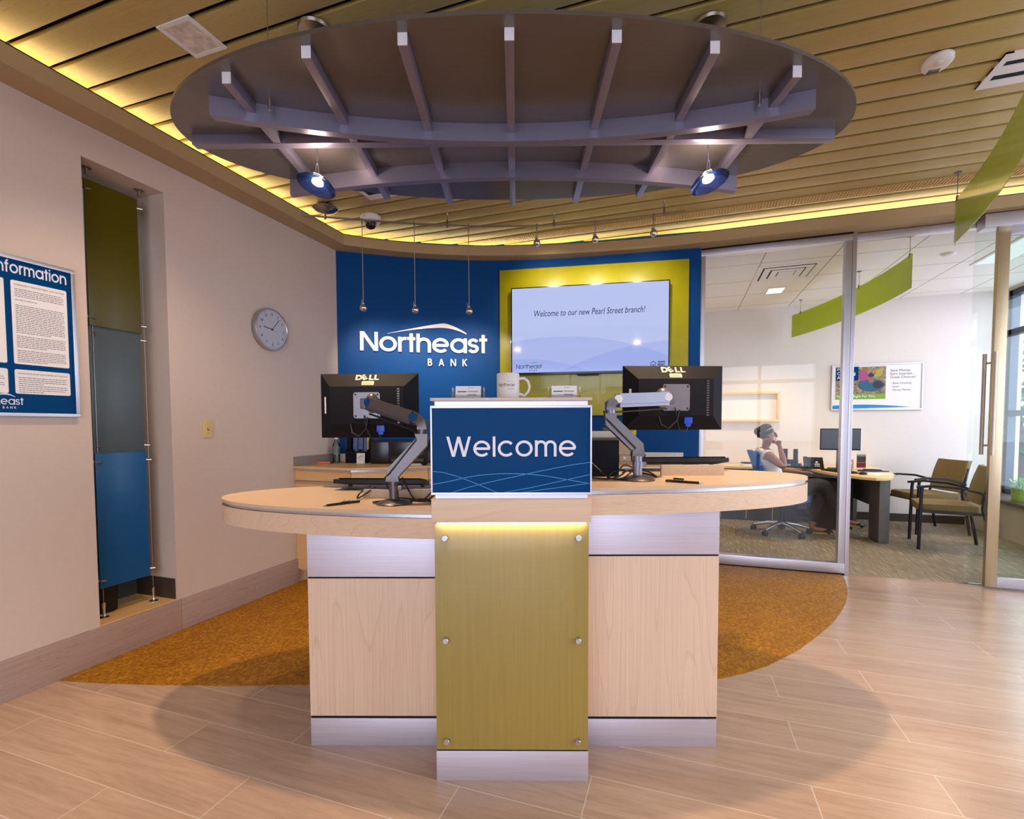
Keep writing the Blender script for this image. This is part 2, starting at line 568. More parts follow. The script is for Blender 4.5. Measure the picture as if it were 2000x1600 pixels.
    def ball(s, c, r, sc=(1, 1, 1), seg=20, M4=None):
        b = bmesh.new()
        bmesh.ops.create_uvsphere(b, u_segments=seg, v_segments=max(8, seg // 2), radius=1.0)
        for f in b.faces:
            f.smooth = True
        T = Matrix.Translation(c) @ (M4 or Matrix.Identity(4)) @ Matrix.Diagonal((r * sc[0], r * sc[1], r * sc[2], 1))
        return s.add(b, T)

    def wallstrip(s, path, z0, z1, th):
        """vertical sheet with thickness along a plan polyline (thickness to its left side)"""
        n = len(path)
        nr = []
        for i in range(n):
            a, c = Vector(path[max(i - 1, 0)]), Vector(path[min(i + 1, n - 1)])
            t = (c - a).normalized()
            nr.append(Vector((-t.y, t.x)))
        out = [(path[i][0] + nr[i].x * th, path[i][1] + nr[i].y * th) for i in range(n)]
        return s.strip(path, out, z0, z1)

    def strip(s, a, c, z0, z1):
        """solid between two plan polylines of equal length"""
        b = bmesh.new()
        n = len(a)
        V = [[b.verts.new((*p, z)) for p in q] for q in (a, c) for z in (z0, z1)]
        alo, ahi, clo, chi = V
        for i in range(n - 1):
            for A, C in ((alo, ahi), (ahi, chi), (chi, clo), (clo, alo)):
                b.faces.new((A[i], A[i + 1], C[i + 1], C[i]))
        b.faces.new((alo[0], ahi[0], chi[0], clo[0]))
        b.faces.new((alo[-1], clo[-1], chi[-1], ahi[-1]))
        return s.add(b)


ROOTS = {}


def mesh_obj(name, b, mats, parent=None, smooth=False):
    me = bpy.data.meshes.new(name)
    if isinstance(b, B):
        b.bm.to_mesh(me)
        b.bm.free()
    else:
        me = b
        me.name = name
        me.materials.clear()
    for m in (mats if isinstance(mats, (list, tuple)) else [mats]):
        me.materials.append(m)
    if smooth:
        for p in me.polygons:
            p.use_smooth = True
    else:
        me.set_sharp_from_angle(angle=R(42))
    o = bpy.data.objects.new(name, me)
    COL.objects.link(o)
    if parent is not None:
        o.parent = parent
    return o


def tag(o, label=None, cat=None, group=None, kind=None):
    if label:
        o['label'] = label
    if cat:
        o['category'] = cat
    if group:
        o['group'] = group
    if kind:
        o['kind'] = kind
    return o


def thing(name, label, cat, loc=(0, 0, 0), rot=0.0, group=None):
    o = bpy.data.objects.new(name, None)
    COL.objects.link(o)
    o.empty_display_size = 0.1
    o.location = loc
    o.rotation_euler = (0, 0, rot) if not isinstance(rot, (tuple, list)) else rot
    return tag(o, label, cat, group)


def part(name, b, m, parent, label=None, smooth=False):
    o = mesh_obj(name, b, m, parent, smooth)
    if label:
        o['label'] = label
    return o


def single(name, b, m, label, cat, loc=(0, 0, 0), rot=0.0, group=None):
    o = mesh_obj(name, b, m)
    o.location = loc
    o.rotation_euler = (0, 0, rot) if not isinstance(rot, (tuple, list)) else rot
    return tag(o, label, cat, group)


def struct(name, b, m):
    return tag(mesh_obj(name, b, m), kind='structure')


def copy_tree(o, parent=None):
    c = o.copy()
    COL.objects.link(c)
    c.parent = parent
    for ch in list(o.children):
        copy_tree(ch, c)
    return c


def text_mesh(s, size, shear=0.0, bold=0.0, ext=0.0008, spacing=1.0, align='LEFT'):
    cu = bpy.data.curves.new('t', 'FONT')
    cu.body = s
    cu.size = size
    cu.shear = shear
    cu.offset = bold
    cu.extrude = ext
    cu.space_character = spacing
    cu.align_x = align
    cu.resolution_u = 3
    o = bpy.data.objects.new('t', cu)
    COL.objects.link(o)
    dg = bpy.context.evaluated_depsgraph_get()
    me = bpy.data.meshes.new_from_object(o.evaluated_get(dg))
    bpy.data.objects.remove(o)
    return me


def placed(me, origin, xdir, ydir=(0, 0, 1)):
    """put a flat text mesh on a plane: its x along xdir, its y along ydir"""
    x = Vector(xdir).normalized()
    y = Vector(ydir).normalized()
    z = x.cross(y)
    m = Matrix((x, y, z)).transposed().to_4x4()
    m.translation = origin
    me.transform(m)
    return me


def add_mesh(b, me):
    t = bmesh.new()
    t.from_mesh(me)
    bpy.data.meshes.remove(me)
    mp = {v: b.bm.verts.new(v.co) for v in t.verts}
    for f in t.faces:
        try:
            nf = b.bm.faces.new([mp[v] for v in f.verts])
            nf.material_index = b.mi
        except ValueError:
            pass
    t.free()


# geometric single stroke letters (cap height 1, x height 0.80), drawn as ribbons
def _arc(cx, cy, r, a0, a1, n=18, ry=None):
    ry = ry or r
    return [(cx + r * math.cos(R(a0 + (a1 - a0) * i / n)), cy + ry * math.sin(R(a0 + (a1 - a0) * i / n))) for i in range(n + 1)]


def glyph(ch, w):
    h = w / 2
    X = 0.80
    r = X / 2 - h
    c = X / 2
    st = []
    if ch == 'o':
        st, adv = [_arc(c, c, r, 0, 360, 32)], X
    elif ch == 'c':
        st, adv = [_arc(c, c, r, 42, 318, 28)], X * 0.90
    elif ch == 'e':
        st, adv = [[(h, c), (X - h * 0.6, c)], _arc(c, c, r, 0, 318, 30)], X
    elif ch == 'a':
        st, adv = [_arc(c, c, r, 0, 360, 32), [(X - h, 0), (X - h, X)]], X
    elif ch == 'n':
        k = 0.27
        st, adv = [[(h, 0), (h, X)], [(h, X - h - k)] + _arc(h + k, X - h - k, k, 180, 0, 14) + [(h + 2 * k, 0)]], 2 * k + w
    elif ch == 'm':
        k = 0.22
        st = [[(h, 0), (h, X)], [(h, X - h - k)] + _arc(h + k, X - h - k, k, 180, 0, 14) + [(h + 2 * k, 0)],
              [(h + 2 * k, X - h - k)] + _arc(h + 3 * k, X - h - k, k, 180, 0, 14) + [(h + 4 * k, 0)]]
        adv = 4 * k + w
    elif ch == 'h':
        k = 0.26
        st, adv = [[(h, 0), (h, 1)], [(h, X - h - k)] + _arc(h + k, X - h - k, k, 180, 0, 14) + [(h + 2 * k, 0)]], 2 * k + w
    elif ch == 'r':
        k = 0.24
        st, adv = [[(h, 0), (h, X)], [(h, X - h - k)] + _arc(h + k, X - h - k, k, 180, 75, 10)], 0.36
    elif ch == 't':
        st, adv = [[(0.19, 0), (0.19, 1.0)], [(0, X - h), (0.38, X - h)]], 0.38
    elif ch == 'i':
        st, adv = [[(h, 0), (h, X)], [(h, 0.92), (h, 0.92 + w)]], w
    elif ch == 'f':
        st, adv = [[(0.17, 0), (0.17, 0.86)] + _arc(0.17 + 0.15, 0.88, 0.15, 180, 80, 8), [(0, X - h), (0.36, X - h)]], 0.36
    elif ch == 'l':
        st, adv = [[(h, 0), (h, 1)]], w
    elif ch == 's':
        q = (X - w) / 4
        st, adv = [_arc(0.25, X - h - q, q * 1.15, 20, 270, 14, q)[:-1] + _arc(0.25, h + q, q * 1.15, 90, -160, 14, q)], 0.48
    elif ch == 'N':
        st, adv = [[(h, 0), (h, 1)], [(h * 1.25, 1), (0.80 - h * 1.25, 0)], [(0.80 - h, 0), (0.80 - h, 1)]], 0.80
    elif ch == 'W':
        st, adv = [[(h, 1), (0.32, 0)], [(0.575, 1), (0.33, 0)], [(0.575, 1), (0.82, 0)], [(1.15 - h, 1), (0.83, 0)]], 1.15
    elif ch == 'I':
        st, adv = [[(h, 0), (h, 1)]], w
    elif ch == 'B':
        st = [[(h, 0), (h, 1)], [(h, 1 - h), (0.32, 1 - h)] + _arc(0.32, 0.755, 0.245 - h, 90, -90, 10) + [(h, 0.51)],
              [(0.32, 0.51)] + _arc(0.33, 0.255 + h * 0.5, 0.255 - h * 0.5, 90, -90, 10) + [(h, h)]]
        adv = 0.62
    elif ch == 'A':
        st, adv = [[(h, 0), (0.405, 1)], [(0.395, 1), (0.80 - h, 0)], [(0.16, 0.30), (0.64, 0.30)]], 0.80
    elif ch == 'K':
        st, adv = [[(h, 0), (h, 1)], [(0.58, 1), (h, 0.40)], [(0.22, 0.60), (0.62, 0)]], 0.70
    else:
        st, adv = [], 0.3
    return st, adv


def ribbon(b, pts, w, z0, z1, closed=None):
    """flat stroke of width w in the xy plane, from z0 to z1"""
    n = len(pts)
    P = [Vector(p) for p in pts]
    if closed is None:
        closed = n > 3 and (P[0] - P[-1]).length < 1e-4
    L, Rr = [], []
    d_ = P[-1] - P[0]
    slant = n == 2 and abs(d_.x) > 0.12 * abs(d_.y) and abs(d_.y) > 0.6 * abs(d_.x)
    for i in range(n):
        if slant:
            hw = w / 2 * d_.length / abs(d_.y) * (1 if d_.y > 0 else -1)
            L.append(P[i] - Vector((hw, 0)))
            Rr.append(P[i] + Vector((hw, 0)))
            continue
        if closed:
            a, c = P[i - 1] if i else P[-2], P[(i + 1) % n] if i < n - 1 else P[1]
        else:
            a, c = P[max(i - 1, 0)], P[min(i + 1, n - 1)]
        t1 = (P[i] - a).normalized() if (P[i] - a).length > 1e-9 else (c - P[i]).normalized()
        t2 = (c - P[i]).normalized() if (c - P[i]).length > 1e-9 else t1
        t = (t1 + t2).normalized()
        nn = Vector((-t.y, t.x))
        k = w / 2 / max(0.45, nn.dot(Vector((-t1.y, t1.x))))
        L.append(P[i] + nn * k)
        Rr.append(P[i] - nn * k)
    for i in range(n - 1):
        q = (Rr[i], Rr[i + 1], L[i + 1], L[i])
        b.face([(p.x, p.y, z1) for p in q])
        if z1 - z0 > 1e-6:
            b.face([(p.x, p.y, z0) for p in q[::-1]])
            b.face([(Rr[i].x, Rr[i].y, z0), (Rr[i + 1].x, Rr[i + 1].y, z0), (Rr[i + 1].x, Rr[i + 1].y, z1), (Rr[i].x, Rr[i].y, z1)])
            b.face([(L[i + 1].x, L[i + 1].y, z0), (L[i].x, L[i].y, z0), (L[i].x, L[i].y, z1), (L[i + 1].x, L[i + 1].y, z1)])
    if not closed and z1 - z0 > 1e-6:
        for j, sgn in ((0, 1), (n - 1, -1)):
            q = [(L[j].x, L[j].y, z0), (Rr[j].x, Rr[j].y, z0), (Rr[j].x, Rr[j].y, z1), (L[j].x, L[j].y, z1)]
            b.face(q[::sgn])


def word_layout(s, w, track):
    """(letter, x offset, strokes) of a word in geometric letters, and its width"""
    x = 0
    out = []
    for ch in s:
        st, adv = glyph(ch, w)
        out.append((ch, x, st))
        x += adv + track
    return out, x - track


def word(s, width, height, w=0.13, track=0.09, z0=0.0, z1=0.004):
    """whole word as one B in the xy plane, scaled to the given width and cap height, origin lower left"""
    lay, tot = word_layout(s, w, track)
    kx, ky = width / tot, height
    b = B()
    for i, (ch, x, st) in enumerate(lay):
        for j, q in enumerate(st):
            t = B()
            ribbon(t, [(p[0] + x, p[1]) for p in q], w, z0, z1)
            for v in t.bm.verts:
                v.co = Vector((v.co.x * kx, v.co.y * ky, v.co.z + 0.00004 * j))
            add_b(b, t)
    return b


def add_b(b, t):
    mp = {v: b.bm.verts.new(v.co) for v in t.bm.verts}
    for f in t.bm.faces:
        nf = b.bm.faces.new([mp[v] for v in f.verts])
        nf.material_index = b.mi
        nf.smooth = f.smooth
    t.bm.free()


def xform(b, origin, xdir, ydir):
    x = Vector(xdir).normalized()
    y = Vector(ydir).normalized()
    m = Matrix((x, y, x.cross(y))).transposed().to_4x4()
    m.translation = origin
    bmesh.ops.transform(b.bm, matrix=m, verts=b.bm.verts)
    return b


def rrect(x0, x1, y0, y1, r, n=5):
    p = []
    for cx, cy, a in ((x1 - r, y1 - r, 0), (x0 + r, y1 - r, 90), (x0 + r, y0 + r, 180), (x1 - r, y0 + r, 270)):
        p += _arc(cx, cy, r, a, a + 90, n)
    return p


def skin(name, verts, edges, parent, m, sub=2, label=None):
    """one continuous tapering body grown around joints: verts = [(position, radius or (rx, ry))]"""
    me = bpy.data.meshes.new(name)
    me.from_pydata([v[0] for v in verts], edges, [])
    o = bpy.data.objects.new(name, me)
    COL.objects.link(o)
    sk = o.modifiers.new('s', 'SKIN')
    sk.use_smooth_shade = True
    for i, v in enumerate(verts):
        q = v[1] if isinstance(v[1], tuple) else (v[1], v[1])
        me.skin_vertices[0].data[i].radius = q
    me.skin_vertices[0].data[0].use_root = True
    sb = o.modifiers.new('b', 'SUBSURF')
    sb.levels = sub
    sb.render_levels = sub
    dg = bpy.context.evaluated_depsgraph_get()
    out = bpy.data.meshes.new_from_object(o.evaluated_get(dg))
    bpy.data.objects.remove(o)
    return part(name, out, m, parent, label, smooth=True)

# ---------------------------------------------------------------- the room
XL, YG, ZS, ZC = -3.02, 4.93, 2.911, 3.06
YB, XR, YF = 7.88, 3.80, -3.20


def wall_y(x):
    return (((0.006863537 * x + 0.069519681) * x + 0.073085747) * x + 0.116433201) * x + 4.844000982


def lip_y(x):
    return (((-0.015093516 * x - 0.045852136) * x - 0.12096677) * x + 0.030711055) * x + 4.719995750


NA = 40
arc = [(-3.02 + 3.17 * i / NA, wall_y(-3.02 + 3.17 * i / NA)) for i in range(NA + 1)]
lip = [(-2.85 + 3.0 * i / NA, lip_y(-2.85 + 3.0 * i / NA)) for i in range(NA + 1)]
# arc length along the blue wall
_s = [0.0]
for a, c in zip(arc, arc[1:]):
    _s.append(_s[-1] + math.dist(a, c))


def on_wall(s, off=0.0):
    """plan point at arc length s on the blue wall, pushed off into the room, and the tangent"""
    i = 0
    while i < NA - 1 and _s[i + 1] < s:
        i += 1
    f = (s - _s[i]) / (_s[i + 1] - _s[i])
    a, c = Vector(arc[i]), Vector(arc[i + 1])
    t0 = Vector(arc[min(i + 1, NA)]) - Vector(arc[max(i - 1, 0)])
    t1 = Vector(arc[min(i + 2, NA)]) - Vector(arc[i])
    t = (t0 * (1 - f) + t1 * f).normalized()
    p = a + (c - a) * f
    return p + Vector((t.y, -t.x)) * off, t


# floors
b = B()
b.box(-3.6, XR + 0.2, YF, YG, -0.12, 0)
struct('floor', b, M['tile'])
b = B()
b.box(0.1, XR + 0.2, YG, YB + 0.1, -0.12, 0.0)
struct('floor_carpet', b, M['carpet'])
edge = [(-3.0, 1.575), (-2.75, 1.632), (-2.5, 1.70), (-2.1, 1.825), (-1.75, 1.952), (-1.3, 2.10), (-0.8, 2.27), (-0.3, 2.45), (0.0, 2.575), (0.194, 2.667), (0.33, 2.775),
        (0.459, 2.905), (0.65, 3.16), (0.822, 3.443), (0.95, 3.67), (1.06, 3.91), (1.15, 4.13), (1.225, 4.36), (1.27, 4.55), (1.305, 4.72), (1.325, 4.90)]
b = B()
back = [(x, max(y, wall_y(x) - 0.004 if x < 0.15 else 4.90)) for x, y in [(-3.0 + 4.325 * i / 20, wall_y(-3.0 + 4.325 * i / 20) - 0.004 if -3.0 + 4.325 * i / 20 < 0.15 else 4.90) for i in range(21)]]
b.strip(edge, back, 0.0, 0.004)
struct('floor_cork', b, M['cork'])

# left wall with the tall opening
b = B()
for y0, y1, z0, z1 in ((YF, 1.78, 0, 3.15), (2.22, 3.95, 0, 3.15), (1.78, 2.22, 0, 0.2), (1.78, 2.22, 2.735, 3.15)):
    b.box(XL - 0.36, XL, y0, y1, z0, z1)
struct('wall_left', b, M['wall'])
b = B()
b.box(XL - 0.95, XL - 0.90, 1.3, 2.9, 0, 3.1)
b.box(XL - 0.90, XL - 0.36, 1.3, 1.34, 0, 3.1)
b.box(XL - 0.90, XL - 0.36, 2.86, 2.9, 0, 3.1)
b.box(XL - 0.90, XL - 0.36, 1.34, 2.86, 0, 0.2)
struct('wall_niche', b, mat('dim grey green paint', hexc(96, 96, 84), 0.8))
b = B()
b.box(XL - 0.355, XL, 1.78, 2.22, 0.2, 0.205)
struct('trim_4', b, M['cab'])
b = B()
b.box(XL - 0.355, XL - 0.012, 2.212, 2.22, 0.205, 0.335)
struct('baseboard_niche', b, M['darkbase'])
b = B()
b.box(XL, XL + 0.014, YF, 2.235, 0, 0.2, 0.002)
b.box(XL, XL + 0.014, 2.237, 3.27, 0, 0.2, 0.002)
struct('baseboard_left', b, M['base'])
# curved blue wall
b = B()
b.wallstrip(arc, 0, 3.15, 0.12)
struct('wall_back', b, M['blue_wall'])

# ceiling of planks with dark slots
b = B()
b.box(-3.3, XR, YF, 5.0, ZC + 0.06, ZC + 0.09)
b.mi = 1
per, gap = 0.1638, 0.027
k0 = int((YF - 2.445) / per) - 1
y = 2.445 + k0 * per
while y < 4.9:
    b.box(-3.3, XR, y + gap / 2, y + per - gap / 2, ZC, ZC + 0.02, 0.004)
    y += per
struct('ceiling', b, [M['slot'], M['plank']])

# soffit band round the plank ceiling: slab, lip and dark shadow strip on top of the lip
outer = [(XL, YF), (XL, 0.0), (XL, 2.0), (XL, 3.60)] + arc + [(0.16, YG + 0.06), (2.0, YG + 0.06), (XR, YG + 0.06)]
inner = [(-2.85, YF), (-2.85, 0.0), (-2.85, 2.0), (-2.85, 3.40)] + lip + [(0.20, 4.729), (2.0, 4.735), (XR, 4.74)]


def inset(path, d):
    out = []
    for i in range(len(path)):
        a, c = Vector(path[max(i - 1, 0)]), Vector(path[min(i + 1, len(path) - 1)])
        t = (c - a).normalized()
        out.append((path[i][0] - t.y * d, path[i][1] + t.x * d))
    return out


b = B()
lipo = inset(inner, 0.022)
b.strip(lipo, outer, ZS + 0.0004, ZS + 0.02)
b.strip(inner, lipo, ZS, 3.000)
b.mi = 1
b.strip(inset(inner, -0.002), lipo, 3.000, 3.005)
struct('trim_1', b, [M['soffit'], M['slot']])
led_a = inset(inner, 0.10)
led_b = inset(inner, 0.125)
b = B()
b.strip(led_a, led_b, 3.006, 3.014)
tag(mesh_obj('cove_light', b, glow('warm cove light', COVE, 20)), 'warm light strip hidden on the beige soffit, washing the ceiling planks', 'cove light')

# street front behind the camera, right hand glazing
b = B()
b.box(-3.4, -1.9, YF - 0.15, YF, 0, 3.15)
b.box(3.0, XR + 0.2, YF - 0.15, YF, 0, 3.15)
b.box(-1.9, 3.0, YF - 0.15, YF, 2.78, 3.15)
struct('wall_front', b, M['wall'])
b = B()
for x in (-1.87, -0.66, 0.55, 1.76, 2.97):
    b.box(x - 0.03, x + 0.03, YF - 0.10, YF - 0.02, 0, 2.78)
for z in (0.05, 2.33, 2.75):
    b.box(-1.9, 3.0, YF - 0.10, YF - 0.02, z - 0.04, z + 0.04)
struct('window_3', b, M['winframe'])
b = B()
b.box(XR, XR + 0.18, YF, -0.2, 0, 3.15)
b.box(XR, XR + 0.18, 4.55, 5.3, 0, 3.15)
b.box(XR, XR + 0.18, -0.2, 4.55, 0, 0.45)
b.box(XR, XR + 0.18, -0.2, 4.55, 2.93, 3.15)
b.box(XR, XR + 0.18, 7.84, YB + 0.1, 0, 3.15)
b.box(XR, XR + 0.18, 5.3, 7.84, 0, 0.43)
b.box(XR, XR + 0.18, 5.3, 7.84, 2.94, 3.15)
struct('wall_right', b, M['wall'])
b = B()
for yy in (5.33, 6.55, 7.81):
    b.box(XR + 0.03, XR + 0.11, yy - 0.03, yy + 0.03, 0.43, 2.94)
for z in (0.46, 1.43, 2.43, 2.91):
    b.box(XR + 0.03, XR + 0.11, 5.3, 7.84, z - 0.035, z + 0.035)
struct('window_2', b, M['winframe'])
b = B()
for yy in (-0.17, 1.4, 3.0, 4.52):
    b.box(XR + 0.03, XR + 0.11, yy - 0.03, yy + 0.03, 0.45, 2.93)
for z in (0.48, 2.43, 2.90):
    b.box(XR + 0.03, XR + 0.11, -0.2, 4.55, z - 0.035, z + 0.035)
struct('window_4', b, M['winframe'])
b = B()
b.box(3.42, XR, 5.05, YB, 0.40, 0.44, 0.004)
b.mi = 1
b.box(3.48, XR, 5.05, YB, 0.0, 0.40)
struct('trim_2', b, [M['darkbase'], M['wall']])

# office shell
b = B()
b.box(0.05, XR + 0.18, YB, YB + 0.12, 0, 3.15)
struct('wall_office_back', b, M['wall_office'])
b = B()
b.box(0.05, 0.17, YG + 0.06, YB, 0, 3.15)
struct('wall_office_side', b, M['wall_office'])
b = B()
b.box(0.17, XR, YG + 0.03, YB, 2.966, 3.0)
struct('ceiling_office', b, M['gridceil'])
b = B()
b.box(0.17, 3.48, YB - 0.012, YB, 0, 0.105)
b.box(0.17, 0.182, YG + 0.06, YB, 0, 0.105)
struct('baseboard_office', b, M['darkbase'])

# outdoors
b = B()
b.box(-40, 60, -40, 60, -0.35, -0.15)
struct('ground', b, M['outgrey'])


def tree(x, y, h, w, label):
    t = thing('tree', label, 'tree', (x, y, -0.15))
    q = B()
    q.tube([(0, 0, 0), (0.05, 0, h * 0.45), (0, 0.05, h * 0.8)], [0.14, 0.1, 0.05], 8)
    part('trunk', q, M['bark'], t)
    q = B()
    rnd = random.Random(int(x * 10 + y))
    for i in range(1100):
        a, bb = rnd.uniform(0, 2 * PI), rnd.uniform(-1, 1)
        rr = rnd.uniform(0.5, 1.0) ** 0.5
        c = Vector((math.cos(a) * w * rr * math.sqrt(1 - bb * bb), math.sin(a) * w * rr * math.sqrt(1 - bb * bb), h * 0.66 + bb * h * 0.36))
        n = Vector((rnd.uniform(-1, 1), rnd.uniform(-1, 1), rnd.uniform(-1, 1))).normalized()
        u = n.orthogonal().normalized() * 0.10
        v = n.cross(u).normalized() * 0.07
        q.face([c - u, c - v, c + u, c + v])
    part('crown', q, M['foliage'], t)
    return t


tree(7.6, 15.0, 2.2, 1.3, 'low green street tree seen through the office window')
tree(11.0, 18.5, 5.2, 2.0, 'tall pale street tree beyond the office window')

# ---------------------------------------------------------------- glass front of the office
# fixed framed pane
t = tag(mesh_obj('window_1', B().box(0.19, 1.30, YG + 0.004, YG + 0.014, 0.10, 2.85), M['glass']), kind='structure')
b = B()
b.box(0.155, 1.345, YG - 0.035, YG + 0.05, 2.845, ZS - 0.012, 0.003)
b.box(0.155, 1.345, YG - 0.035, YG + 0.05, 0.012, 0.10, 0.003)
b.mi = 1
b.box(0.155, 0.195, YG - 0.030, YG + 0.045, 0.10, 2.845, 0.003)
b.box(1.295, 1.345, YG - 0.030, YG + 0.045, 0.10, 2.845, 0.003)
b.box(1.345, 1.375, YG - 0.035, YG + 0.05, 0.0, 2.91, 0.003)
b.mi = 2
b.box(0.155, 1.345, YG - 0.040, YG + 0.055, 0.0, 0.012)
b.box(0.155, 1.345, YG - 0.040, YG + 0.055, ZS - 0.012, ZS)
part('frame', b, [M['alu'], M['alu_z'], M['blacksat']], t)
# door head and frameless side pane
b = B()
b.box(1.375, 3.60, YG - 0.005, YG + 0.055, 2.845, ZS - 0.008, 0.003)
b.box(2.18, XR, YG - 0.13, YG - 0.012, 2.80, ZS - 0.008, 0.004)
struct('trim_3', b, M['alu'])
b = B()
b.box(2.19, XR, YG + 0.02, YG + 0.032, 0.004, 2.86)
tag(mesh_obj('window_5', b, M['greyglass']), kind='structure')
# sliding door leaf
d = thing('door_1', None, None, (2.287, 4.87, 0))
d['kind'] = 'structure'
b = B()
b.box(0.0, 0.075, -0.02, 0.02, 0.012, 2.80, 0.004)
part('stile', b, M['gold'], d, 'warm anodised metal stile')
b = B()
b.box(0.075, 1.5, -0.02, 0.02, 0.012, 0.09, 0.003)
b.box(0.075, 1.5, -0.02, 0.02, 2.74, 2.80, 0.003)
part('rail', b, M['alu'], d)
b = B()
b.box(0.075, 1.5, -0.006, 0.006, 0.09, 2.74)
part('glass_pane', b, M['greyglass'], d)
for yy in (-0.075, 0.075):
    b = B()
    b.cyl((-0.012, yy, 1.055), (-0.012, yy, 1.855), 0.0135, 14)
    for z in (1.13, 1.78):
        b.cyl((-0.012, yy, z), (0.014, yy * 0.26, z), 0.008, 10)
    part('pull_handle', b, M['pull'], d, 'long steel pull bar')

# ---------------------------------------------------------------- reception desk (its own axes: u along the front, v away from the camera)
DA = R(18.4)
DO = Vector((-0.57, 1.647, 0))


def DW(u, v, z=0.0):
    return Vector((DO.x + u * math.cos(DA) - v * math.sin(DA), DO.y + u * math.sin(DA) + v * math.cos(DA), z))


def dthing(name, label, cat, u, v, z, rot=0.0, group=None):
    return thing(name, label, cat, DW(u, v, z), DA + rot, group)


# centre tower
t = dthing('reception_tower', 'tall centre tower of the reception desk with a green glass front', 'reception desk', 0, 0, 0)
b = B()
b.box(-0.277, 0.277, 0.0, 0.50, 0.0, 0.113, 0.001)
part('kick_plate', b, M['lam'], t, 'silver metal kick plate')
b = B()
b.box(-0.272, 0.272, 0.012, 0.50, 0.113, 0.958)
b.mi = 1
b.box(-0.276, 0.276, 0.002, 0.012, 0.113, 0.124)
part('body', b, [M['maple'], M['blacksat']], t)
b = B()
b.box(-0.274, 0.274, -0.012, -0.004, 0.126, 0.951, 0.001)
part('glass_panel', b, M['green_glass'], t, 'olive green glass front panel')
for u in (-0.237, 0.237):
    for z in (0.160, 0.532, 0.902):
        b = B()
        b.lathe([(0, 0.026), (0.0095, 0.026), (0.011, 0.0245), (0.011, 0.012), (0.007, 0.012), (0.007, -0.004)], 20, '-Y', (u, 0.0, z))
        part('standoff', b, M['steel'], t, 'round steel standoff cap')
b = B()
b.box(-0.281, 0.281, -0.030, 0.50, 0.959, 1.043, 0.0015)
part('band', b, M['maple_h'], t, 'level maple band')
b = B()
b.box(-0.262, 0.262, -0.026, -0.016, 0.9545, 0.9588)
part('light_strip', b, glow('under band LED', (1.0, 0.86, 0.55), 40), t, 'warm LED strip under the band')
b = B()
b.box(-0.268, 0.268, -0.018, 0.30, 1.043, 1.386)
part('upper_box', b, M['lam'], t)
b = B()
b.box(-0.281, 0.281, -0.034, 0.32, 1.3865, 1.3975, 0.002)
part('cap', b, M['stone_edge'], t, 'thin beige top slab')

# sign on the tower
t = dthing('welcome_sign', 'blue framed sign reading Welcome on the desk tower', 'sign', 0, -0.018, 1.058)
b = B()
H_ = 0.312
for x0, x1, z0, z1 in ((-0.281, 0.281, 0, 0.0085), (-0.281, 0.281, H_ - 0.0085, H_), (-0.281, -0.2755, 0.0085, H_ - 0.0085), (0.2755, 0.281, 0.0085, H_ - 0.0085)):
    b.box(x0, x1, -0.016, -0.002, z0, z1, 0.001)
part('frame', b, M['lam'], t, 'thin silver frame')
b = B()
b.box(-0.2755, 0.2755, -0.011, -0.003, 0.0085, H_ - 0.0085)
part('panel', b, M['signblue'], t, 'deep blue glossy panel')
lay, tot = word_layout('Welcome', 0.125, 0.11)
SC = 0.452 / tot
x0_ = -0.226
for ch, x, st in lay:
    q = B()
    for j, s_ in enumerate(st):
        w_ = B()
        ribbon(w_, [(p[0] + x, p[1]) for p in s_], 0.125, 0, 0.02)
        for vv in w_.bm.verts:
            vv.co = Vector((vv.co.x * SC, vv.co.y * 0.0705, vv.co.z * 0.1 + 0.00004 * j))
        add_b(q, w_)
    xform(q, (x0_, -0.0111, 0.134), (1, 0, 0), (0, 0, 1))
    part('letter', q, M['signwhite'], t, 'white letter ' + ch)


def sgn(px, py):
    """photo sign print position -> sign plane (u, z)"""
    return (-0.2755 + (px - 848) * 0.551 / 302.0, 0.0085 + (962 - py) * 0.295 / 166.0)


for pts in ([(848, 920), (870, 923), (900, 932), (930, 944), (960, 957), (972, 962)], [(848, 946), (880, 940), (920, 931), (960, 926), (1010, 925), (1060, 929), (1100, 936), (1150, 945)],
            [(885, 962), (920, 951), (960, 941), (1010, 930), (1060, 919), (1110, 909), (1150, 903)], [(985, 962), (1030, 954), (1080, 943), (1120, 934), (1150, 927)],
            [(1020, 962), (1080, 954), (1150, 944)]):
    q = B()
    sm = []
    P = [Vector(sgn(*p)) for p in pts]
    for i in range(len(P) - 1):
        p0, p1, p2, p3 = P[max(i - 1, 0)], P[i], P[i + 1], P[min(i + 2, len(P) - 1)]
        for k in range(6):
            f = k / 6
            sm.append(tuple(0.5 * ((2 * p1) + (p2 - p0) * f + (2 * p0 - 5 * p1 + 4 * p2 - p3) * f * f + (3 * p1 - p0 - 3 * p2 + p3) * f ** 3)))
    sm.append(tuple(P[-1]))
    ribbon(q, sm, 0.0022, 0, 0.0006)
    xform(q, (0, -0.0111, 0), (1, 0, 0), (0, 0, 1))
    part('wave_line', q, M['signline'], t, 'thin light blue wave line')

# two wings
EA, EB, EV = 1.345, 0.485, 0.553


def ell(a0, a1, n, da=0.0):
    return [((EA + da) * math.cos(R(a0 + (a1 - a0) * i / n)), EV + (EB + da) * math.sin(R(a0 + (a1 - a0) * i / n))) for i in range(n + 1)]


